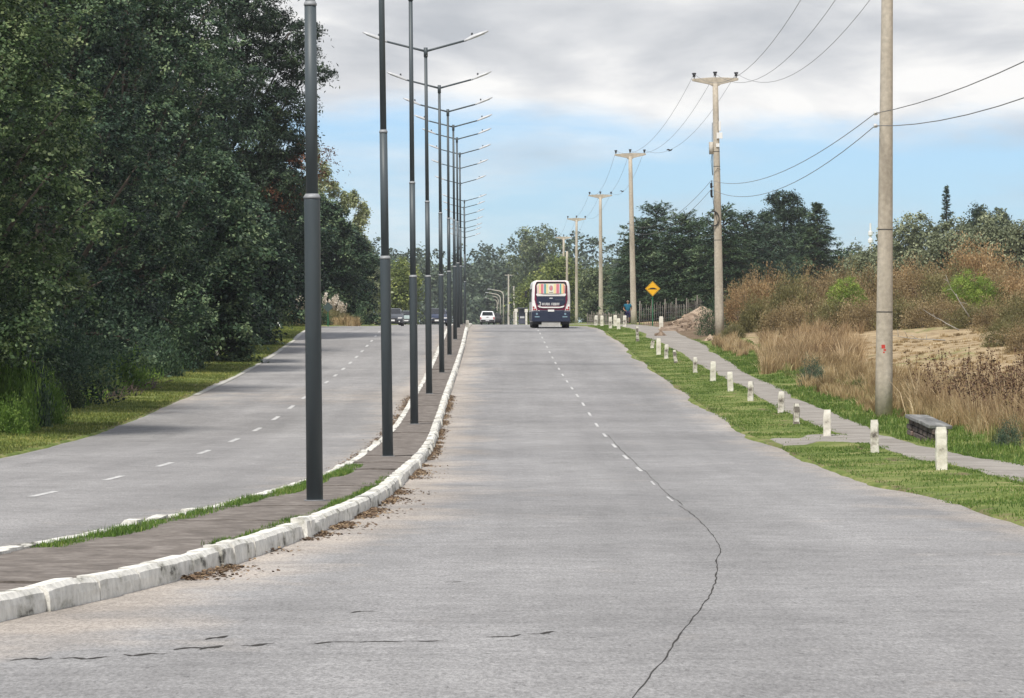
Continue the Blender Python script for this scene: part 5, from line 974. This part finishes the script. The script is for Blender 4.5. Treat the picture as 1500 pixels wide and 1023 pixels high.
# ------------------------------------------------------------------ vehicles
NAVY = mat('bus_navy', [(.3, (.009, .014, .038)), (.7, (.014, .02, .05))], 1, .35, spec=.5, coat=.3); CREAM = mat('bus_white', [(.3, (.70, .68, .66)), (.7, (.78, .76, .74))], .8, .35, spec=.5, coat=.3)
MAG = plain('bus_maroon', (.16, .012, .045), .4); GLS = plain('glass_dark', (.012, .014, .018), .08, spec=.7); TYRE = mat('tyre', [(.3, (.012, .012, .012)), (.7, (.03, .03, .03))], 8, .9); RIM = plain('rim', (.35, .35, .36), .35, .7)
TAIL = plain('tail_red', (.42, .02, .02), .25); CHROME = plain('lamp_clear', (.62, .62, .62), .15, spec=.7); BLACKP = plain('black_plastic', (.02, .02, .022), .6)
C_Y = plain('stripe_yellow', (.80, .70, .36), .5); C_R = plain('stripe_red', (.66, .20, .24), .5); C_T = plain('stripe_teal', (.12, .36, .38), .5); C_P = plain('stripe_pink', (.75, .5, .5), .5); C_O = plain('stripe_orange', (.78, .42, .24), .5); C_B = plain('panel_cream', (.78, .74, .62), .5)
def wheel(parent, x, y, r, wd):
    t = MB(); t.tube([(x-wd/2, y, r), (x-wd/2+.03, y, r), (x+wd/2-.03, y, r), (x+wd/2, y, r)], [r*.88, r, r, r*.88], 24); tb = t.build('wheel', TYRE, parent, smooth=True)
    s = 1 if x > 0 else -1; h = MB(); h.tube([(x+s*(wd/2-.02), y, r), (x+s*(wd/2+.01), y, r)], [r*.62, r*.5], 16); h.build('rim', RIM, tb, smooth=True)
def bus():
    Y0 = 278.5; X0 = pxX(807.2, Y0); root = empty('city_bus', (X0, Y0, rz_(Y0)), 'white and navy bus seen from behind with a striped rear window, on the crest', 'bus', rz=R(.6)); W = 1.28; Ln = 11.4
    def ring(y, zt_=3.18, wt=1.0, zb=.42, sh=0):
        w1 = W*wt; return [(-w1*.97, y, zb), (-w1, y, zb+.18), (-w1, y, 1.2), (-w1*.995, y, 2.3), (-w1*.955, y, zt_-.25), (-w1*.90, y, zt_-.06), (-w1*.78, y, zt_), (w1*.78, y, zt_), (w1*.90, y, zt_-.06), (w1*.955, y, zt_-.25), (w1*.995, y, 2.3), (w1, y, 1.2), (w1, y, zb+.18), (w1*.97, y, zb)]
    mb = MB(); mb.loft([ring(.10, 3.1, .975), ring(.22, 3.17), ring(2), ring(6), ring(Ln-.4), ring(Ln, 3.0, .96)]); body = mb.build('body', CREAM, root, smooth=True)
    def fr(name, x0, x1, z0, z1, y, mt, parent, t=.05, bevel=0, slant=0, pts=None):
        q = MB(); P = pts or [(x0+slant, z0), (x1-slant, z0), (x1, z1), (x0, z1)]; q.prism(P, 'Y', y, y+t); return q.build(name, mt, parent, bevel=bevel)
    lower = fr('rear_bumper', 0, 0, 0, 0, .0, NAVY, root, t=.2, bevel=.05, pts=[(-1.26, .42), (-1.28, .6), (-1.27, 1.14), (-.9, 1.12), (-.8, 1.2), (.8, 1.2), (.9, 1.12), (1.27, 1.14), (1.28, .6), (1.26, .42)])
    fr('underrun_panel', -.62, .62, .12, .42, .06, mat('road_dust', [(.3, (.35, .34, .32)), (.7, (.5, .49, .46))], 3, .9), root, t=.05)
    sw = MB(); sw.box((0, 5.7, .55), (2.4, 10.6, .6)); sw.build('chassis', BLACKP, root)
    frame = fr('rear_frame', 0, 0, 0, 0, .04, MAG, root, t=.1, bevel=.02, pts=[(-.92, 1.2), (-1.10, 1.9), (-1.07, 2.8), (-1.0, 3.05), (-.9, 3.1), (.9, 3.1), (1.0, 3.05), (1.07, 2.8), (1.10, 1.9), (.92, 1.2)])
    fr('window_surround', 0, 0, 0, 0, .015, BLACKP, frame, t=.05, bevel=.01, pts=[(-1.0, 2.1), (-1.02, 2.85), (-.94, 3.07), (.94, 3.07), (1.02, 2.85), (1.0, 2.1)])
    win = fr('rear_window', 0, 0, 0, 0, -.005, C_B, root, t=.04, bevel=.008, pts=[(-.93, 2.28), (-.95, 2.84), (-.86, 2.95), (.86, 2.95), (.95, 2.84), (.93, 2.28)])
    for x0, x1, mt in ((-.92, -.80, C_P), (-.80, -.67, C_Y), (-.67, -.53, C_R), (-.53, -.46, C_P), (-.46, -.33, C_T), (-.33, -.2, C_Y), (.18, .32, C_Y), (.32, .36, C_P), (.36, .52, C_R), (.52, .58, C_P), (.58, .68, C_T), (.68, .78, C_Y), (.78, .86, C_O), (.86, .92, C_R)):
        fr('stripe', x0, x1, 2.30, 2.93 if abs(x0+x1) < 1.7 else 2.83, -.010, mt, win, t=.004)
    e = MB(); e.prism([(.13*math.cos(t), 2.66+.18*math.sin(t)) for t in np.linspace(0, 6.28, 15)[:-1]], 'Y', -.012, -.006); e.build('emblem', plain('emblem_grey', (.45, .33, .32), .5), win)
    e = MB(); e.prism([(-.07, 2.55), (.03, 2.5), (.07, 2.62), (.0, 2.7), (-.06, 2.66)], 'Y', -.016, -.011); e.prism([(.0, 2.7), (.07, 2.66), (.08, 2.78), (-.02, 2.8)], 'Y', -.016, -.011); e.build('emblem_figure', C_R, win)
    e = MB(); e.box((0, -.009, 2.36), (.26, .005, .03)); e.build('small_lettering', BLACKP, win)
    fr('white_band', 0, 0, 0, 0, -.015, CREAM, root, t=.06, bevel=.015, pts=[(-.93, 2.12), (-1.0, 2.24), (-.96, 2.29), (-.5, 2.23), (.5, 2.23), (.96, 2.29), (1.0, 2.24), (.93, 2.12)])
    eng = fr('engine_cover', 0, 0, 0, 0, -.0, NAVY, root, t=.1, bevel=.02, pts=[(-.82, 1.5), (-.97, 1.7), (-.96, 2.11), (.96, 2.11), (.97, 1.7), (.82, 1.5)])
    g = MB(); [g.box((.55, -.004, 1.93-.035*k), (.55, .01, .012)) for k in range(3)]; g.build('vent_grille', plain('vent_grey', (.12, .14, .17), .5), eng)
    g = MB(); g.box((.0, -.006, 1.99), (.22, .012, .06)); g.build('badge', CHROME, eng)
    # logo mark and a line of white lettering (illegible at this distance: short strokes)
    g = MB(); g.tube([(-.8, -.008, 1.72), (-.7, -.008, 1.71), (-.67, -.008, 1.66), (-.72, -.008, 1.62), (-.67, -.008, 1.57), (-.72, -.008, 1.51), (-.81, -.008, 1.53)], .028, 6)
    rr = random.Random(3); x = -.6
    for wn, n in ((0, 7), (1, 7)):
        for k in range(n):
            g.box((x+.03, -.006, 1.60), (.03, .01, .17)); g.box((x+.05, -.006, 1.6+.065*rr.choice((-1, 0, 1))), (.05, .01, .04)); g.box((x+.05, -.006, 1.6+.065*rr.choice((-1, 1))), (.05, .01, .04))
            if rr.random() < .6: g.box((x+.062, -.006, 1.6), (.014, .01, .11))
            x += .079
        x += .06
    g.build('lettering', CREAM, eng)
    fr('light_bar', 0, 0, 0, 0, -.02, CREAM, root, t=.06, bevel=.02, pts=[(-.78, 1.36), (-.9, 1.46), (-.86, 1.5), (-.6, 1.42), (.6, 1.42), (.86, 1.5), (.9, 1.46), (.78, 1.36), (.5, 1.33), (-.5, 1.33)])
    p = MB(); p.box((0, -.02, 1.17), (.42, .02, .13)); p.build('licence_plate', WHT, root)
    for s in (-1, 1):
        pts = [(s*.9, 1.16), (s*1.22, 1.14), (s*1.24, 1.55), (s*1.13, 1.56)]
        tl = fr('tail_light', 0, 0, 0, 0, .02, CREAM, root, t=.16, bevel=.03, pts=pts)
        for z, xx in ((1.25, 1.03), (1.25, 1.15), (1.39, 1.16)):
            q = MB(); q.tube([(s*xx, .0, z), (s*xx, .03, z)], .055, 12); q.build('lens', TAIL, tl)
        q = MB(); q.tube([(s*.94, -.02, .95), (s*.94, .02, .95)], .07, 12); q.box((s*.92, -.015, .76), (.32, .03, .08)); q.build('reflector', plain('reflector_blue', (.2, .3, .36), .25), lower)
        wheel(root, s*1.02, 2.9, .48, .5); wheel(root, s*1.1, 9.0, .48, .3)
        sg = MB(); sg.box((s*1.275, 5.6, 2.2), (.02, 9.4, .85)); sg.build('side_window', GLS, body)
        sk = MB(); sk.box((s*1.278, 5.7, .8), (.02, 10.6, .62)); sk.build('side_skirt', NAVY, body)
        m = MB(); m.tube([(s*1.2, 11.3, 2.7), (s*1.5, 11.5, 2.55)], .025, 6); m.box((s*1.52, 11.5, 2.35), (.16, .08, .42)); m.build('mirror', BLACKP, root)
bus()
def carbody(prof, half, n_pts=None):
    """prof: list of (y, z_low, z_belt, z_top, w_low, w_belt, w_top)"""
    rings = []
    for (y, zl, zb, zt_, wl, wb, wt) in prof:
        zm = (zl+zb)/2; rings.append([(-wl*half*.94, y, zl), (-wl*half, y, zl+.12), (-wb*half*1.0, y, zm), (-wb*half*.99, y, zb), (-wt*half, y, max(zb+.005, zt_-.05)), (-wt*half*.85, y, zt_), (wt*half*.85, y, zt_), (wt*half, y, max(zb+.005, zt_-.05)), (wb*half*.99, y, zb), (wb*half, y, zm), (wl*half, y, zl+.12), (wl*half*.94, y, zl)])
    return rings
def plate(q, name, pts3, mt, parent, t=.02):
    pass
def oncoming_car(name, px, Y, paint, label, half=.9, H=1.48, rz=180):
    X = pxX(px, Y); root = empty(name, (X, Y, rz_(Y)), label, 'car', 'oncoming cars on the left road', rz=R(rz))      # built nose to +Y, turned to face the camera
    prof = [(-2.05, .35, .75, .8, .86, .9, .8), (-1.98, .28, .9, .96, .92, .96, .8), (-1.5, .22, .98, 1.12, .97, 1.0, .8), (-1.1, .22, .98, H-.06, .98, 1.0, .76), (-.3, .22, .97, H, .98, 1.0, .74), (.35, .22, .95, H-.03, .98, 1.0, .73), (1.1, .22, .93, 1.02, .98, 1.0, .84), (1.75, .24, .82, .86, .96, .98, .84), (2.02, .28, .66, .72, .9, .92, .8), (2.1, .34, .55, .6, .84, .86, .74)]
    mb = MB(); mb.loft(carbody(prof, half)); body = mb.build('body', paint, root, smooth=True, bevel=.0)
    w = half
    q = MB(); q.add([(-w*.80, 1.09, .99), (w*.80, 1.09, .99), (w*.68, .42, H-.07), (-w*.68, .42, H-.07)], [(0, 1, 2, 3)]); q.v = [(x, y+.03, z+.035) for x, y, z in q.v]; q.add([(a, b-.03, c) for a, b, c in q.v[:4]], [(3, 2, 1, 0)]); q.build('windscreen', GLS, body, fix=False)
    for s in (-1, 1):
        q = MB(); q.prism([(-1.35, 1.02), (.9, 1.0), (.3, H-.12), (-1.0, H-.12)], 'X', s*(w*.90)-.01, s*(w*.90)+.01); q.build('side_window', GLS, body)
        q = MB(); q.box((s*w*.72, 2.0, .66), (.36, .16, .15), rz=-s*.3); hl = q.build('headlight', CHROME, root, bevel=.03)
        q = MB(); q.tube([(s*w*.66, 2.11, .38), (s*w*.66, 2.06, .38)], .06, 10); q.build('fog_lamp', CHROME, root)
        q = MB(); q.box((s*(w+.1), .75, 1.0), (.2, .12, .13)); q.build('mirror', paint, root, bevel=.03)
        wheel(root, s*(w-.11), 1.3, .31, .2); wheel(root, s*(w-.11), -1.3, .31, .2)
    q = MB(); q.box((0, 2.09, .60), (w*.9, .05, .1)); q.box((0, 2.09, .40), (w*1.1, .06, .16)); q.build('grille', BLACKP, root, bevel=.01)
    q = MB(); q.box((0, 2.125, .47), (.42, .02, .13)); q.build('licence_plate', WHT, root)
    return root
oncoming_car('parked_hatchback', 575.5, 352, mat('paint_graphite', [(.3, (.035, .04, .05)), (.7, (.05, .056, .066))], 1, .3, spec=.5, coat=.4), 'dark grey car with headlights towards us, left of the third lamp post')
oncoming_car('small_car', 641, 356, mat('paint_navy', [(.3, (.012, .02, .05)), (.7, (.02, .03, .065))], 1, .3, spec=.5, coat=.4), 'navy blue car behind the fourth lamp post, coming towards us')
oncoming_car('small_car', 596, 430, mat('paint_silvergreen', [(.3, (.22, .28, .27)), (.7, (.3, .36, .35))], 1, .35, spec=.5), 'pale grey-green car half hidden behind the dark grey car', half=.84)
def pickup():
    Y = 500; X = pxX(714, Y); root = empty('pickup_truck', (X, Y, rz_(Y)), 'white pickup seen from behind, driving away left of the bus', 'pickup truck'); half = .88
    PW_ = mat('paint_white', [(.3, (.74, .74, .75)), (.7, (.8, .8, .81))], 1, .35, spec=.5, coat=.3)
    prof = [(0, .42, .98, 1.02, .93, .97, .95), (.06, .36, 1.0, 1.05, .97, 1.0, .96), (1.55, .3, 1.0, 1.05, .98, 1.0, .96), (1.62, .3, 1.0, 1.5, .98, 1.0, .80), (1.9, .3, 1.0, 1.62, .98, 1.0, .76), (2.7, .3, 1.0, 1.62, .98, 1.0, .76), (3.3, .3, .98, 1.1, .98, 1.0, .86), (4.2, .32, .85, .9, .95, .96, .84), (4.45, .4, .6, .66, .86, .88, .76)]
    mb = MB(); mb.loft(carbody(prof, half)); body = mb.build('body', PW_, root, smooth=True)
    q = MB(); q.prism([(-.66, 1.12), (.66, 1.12), (.58, 1.52), (-.58, 1.52)], 'Y', 1.50, 1.56); q.build('rear_window', GLS, body)
    q = MB(); q.box((0, -.02, .80), (1.35, .04, .42)); tg = q.build('tailgate', PW_, root, bevel=.02); q = MB(); q.box((0, -.05, .9), (.26, .03, .06)); q.build('handle', BLACKP, tg)
    q = MB(); q.box((0, -.04, .47), (1.62, .14, .16)); q.box((0, .1, .36), (1.5, .1, .12)); q.build('rear_bumper', BLACKP, root, bevel=.02)
    q = MB(); q.box((0, -.12, .5), (.42, .02, .13)); q.build('licence_plate', CHROME, root)
    for s in (-1, 1):
        q = MB(); q.box((s*.78, -.01, .78), (.12, .06, .30)); q.build('tail_light', TAIL, root, bevel=.01)
        wheel(root, s*.74, .95, .34, .22); wheel(root, s*.74, 3.6, .34, .22)
        q = MB(); q.box((s*.98, 2.85, 1.1), (.2, .1, .16)); q.build('mirror', BLACKP, root, bevel=.02)
pickup()
X_ = pxX(724.5, 520); r_ = oncoming_car('dark_car', 724.8, 520, BLACKP, 'dark car partly hidden ahead of the white pickup', half=.85, H=1.45, rz=0); r_['group'] = ''; del r_['group']

# ------------------------------------------------------------------ walker
SKIN = plain('skin', (.36, .2, .13), .6); SHIRT = mat('shirt_teal', [(.3, (.01, .09, .15)), (.7, (.02, .14, .22))], 4, .85); SHORT = mat('shorts_navy', [(.3, (.014, .014, .045)), (.7, (.03, .025, .075))], 4, .9); HAIR = plain('hair_dark', (.015, .012, .01), .8); SHOE = plain('shoe_dark', (.03, .03, .035), .7); GREEN = plain('sleeve_green', (.01, .12, .07), .8)
def skin_obj(name, chains, mt, parent, root_i=0, sub=1):
    verts = []; rad = []; edges = []; idx = {}
    for ch in chains:
        prev = None
        for (p, r_) in ch:
            key = tuple(round(c, 4) for c in p)
            if key not in idx: idx[key] = len(verts); verts.append(p); rad.append(r_)
            i = idx[key]
            if prev is not None: edges.append((prev, i))
            prev = i
    me = bpy.data.meshes.new(name); me.from_pydata(verts, edges, []); me.update(); o = bpy.data.objects.new(name, me); COL.objects.link(o)
    o.modifiers.new('skin', 'SKIN'); sv = me.skin_vertices[0] if me.skin_vertices else None
    for i, r_ in enumerate(rad):
        rr = r_ if hasattr(r_, '__len__') else (r_, r_); sv.data[i].radius = rr
    sv.data[root_i].use_root = True; ss = o.modifiers.new('sub', 'SUBSURF'); ss.levels = sub; ss.render_levels = sub
    dg = bpy.context.evaluated_depsgraph_get(); m2 = bpy.data.meshes.new_from_object(o.evaluated_get(dg)); m2.name = name
    bpy.data.objects.remove(o); m2.materials.clear(); m2.materials.append(mt); m2.polygons.foreach_set('use_smooth', [True]*len(m2.polygons)); o = bpy.data.objects.new(name, m2); COL.objects.link(o); o.parent = parent; return o
def walker():
    Y = 287; X = pxX(919.5, Y); root = empty('person', (X, Y, ztf(X, Y)+.02), 'person in a blue T-shirt and long dark shorts jogging towards us on the footpath', 'person', rz=R(6))
    # faces -Y (towards the camera); right foot forward on the ground, left leg bent back
    pel = (0, 0, .93); ch = (0, -.02, 1.32); nk = (0, -.03, 1.48)
    hipR, kneeR, ankR, toeR = (-.1, 0, .88), (-.11, -.14, .50), (-.10, -.06, .09), (-.11, -.2, .035)
    hipL, kneeL, ankL, toeL = (.1, 0, .88), (.12, -.10, .52), (.13, .26, .32), (.13, .26, .17)
    shR, elR, wrR = (-.19, -.01, 1.40), (-.27, .10, 1.14), (-.24, -.14, 1.02); shL, elL, wrL = (.19, -.01, 1.40), (.28, .12, 1.15), (.24, -.10, 1.06)
    chains = [[(pel, (.15, .11)), ((0, -.01, 1.1), (.135, .10)), (ch, (.16, .11)), (nk, .055), ((0, -.045, 1.55), .055), ((0, -.055, 1.63), (.078, .095)), ((0, -.05, 1.70), (.07, .085))],
              [(pel, (.15, .11)), (hipR, .09), (kneeR, .058), (ankR, .038), (toeR, .04)], [(pel, (.15, .11)), (hipL, .09), (kneeL, .058), (ankL, .038), (toeL, .04)],
              [(ch, (.16, .11)), (shR, .06), (elR, .042), (wrR, .028), ((wrR[0]+.01, wrR[1]-.07, wrR[2]+.01), .034)], [(ch, (.16, .11)), (shL, .06), (elL, .042), (wrL, .028), ((wrL[0]-.01, wrL[1]-.07, wrL[2]+.01), .034)]]
    body = skin_obj('body', chains, SKIN, root, sub=2)
    for wr, s in ((wrR, 1), (wrL, -1)):          # fingers and thumb, curled
        for k in range(4):
            b = Vector((wr[0]+s*(.01-.018*(k-1.5)*.3), wr[1]-.085, wr[2]+.03-.018*k)); L_ = (.075, .085, .08, .062)[k]
            skin_obj('finger', [[(tuple(b), .0095), (tuple(b+Vector((s*.01, -L_*.45, -.004))), .009), (tuple(b+Vector((s*.04, -L_*.55, -.014))), .0075)]], SKIN, body, sub=1)
        b = Vector((wr[0], wr[1]-.04, wr[2]+.035)); skin_obj('thumb', [[(tuple(b), .011), (tuple(b+Vector((s*.02, -.035, .02))), .0095), (tuple(b+Vector((s*.03, -.06, .01))), .008)]], SKIN, body, sub=1)
    up = lambda p, k: (p[0], p[1], p[2]+k)
    skin_obj('t_shirt', [[((0, 0, .90), (.165, .13)), ((0, -.01, 1.1), (.16, .125)), (ch, (.185, .13)), ((0, -.03, 1.44), (.10, .08))], [(ch, (.185, .13)), (shR, .085), ((-.235, .05, 1.25), .07)], [(ch, (.185, .13)), (shL, .085), ((.24, .05, 1.25), .07)]], SHIRT, root, sub=2)
    skin_obj('shorts', [[((0, 0, .92), (.17, .135)), (hipR, .115), ((-.108, -.13, .46), .09)], [((0, 0, .92), (.17, .135)), (hipL, .115), ((.12, -.095, .50), .09)]], SHORT, root, sub=2)
    skin_obj('hair', [[((0, -.03, 1.72), (.088, .10)), ((0, .0, 1.66), (.088, .075))]], HAIR, root, sub=2)
    f = MB(); f.tube([(0, -.15, 1.645), (0, -.175, 1.615), (0, -.15, 1.60)], [.008, .017, .014], 6); f.build('nose', SKIN, body)
    for s in (-1, 1):
        f = MB(); f.box((s*.032, -.142, 1.652), (.03, .012, .012)); f.build('eye', BLK, body); f = MB(); f.box((s*.085, -.05, 1.63), (.02, .03, .06)); f.build('ear', SKIN, body, bevel=.006)
    f = MB(); f.box((0, -.145, 1.575), (.045, .012, .01)); f.build('mouth', plain('lip', (.28, .09, .08), .6), body)
    for a, t, q in ((ankR, toeR, 0), (ankL, toeL, 1)):
        skin_obj('shoe', [[((a[0], a[1]+.03, a[2]-.02), .05), ((t[0], t[1], t[2]+.01), .048), ((t[0], t[1]-.05 if not q else t[1]+.02, t[2]+(.0 if not q else -.05)), .04)]], SHOE, root, sub=2)
walker()

# ------------------------------------------------------------------ thin air haze
mb = MB(); mb.box((0, 700, 30), (3400, 1640, 90)); hz = mb.build('haze', bpy.data.materials.new('haze')); tag(hz, kind='stuff'); hm = hz.data.materials[0]; hm.use_nodes = True; nt = hm.node_tree; nt.nodes.clear()
vo = nt.nodes.new('ShaderNodeVolumePrincipled'); vo.inputs['Density'].default_value = .0001; vo.inputs['Color'].default_value = (.90, .94, 1, 1); vo.inputs['Anisotropy'].default_value = .2
nt.links.new(vo.outputs[0], nt.nodes.new('ShaderNodeOutputMaterial').inputs['Volume'])
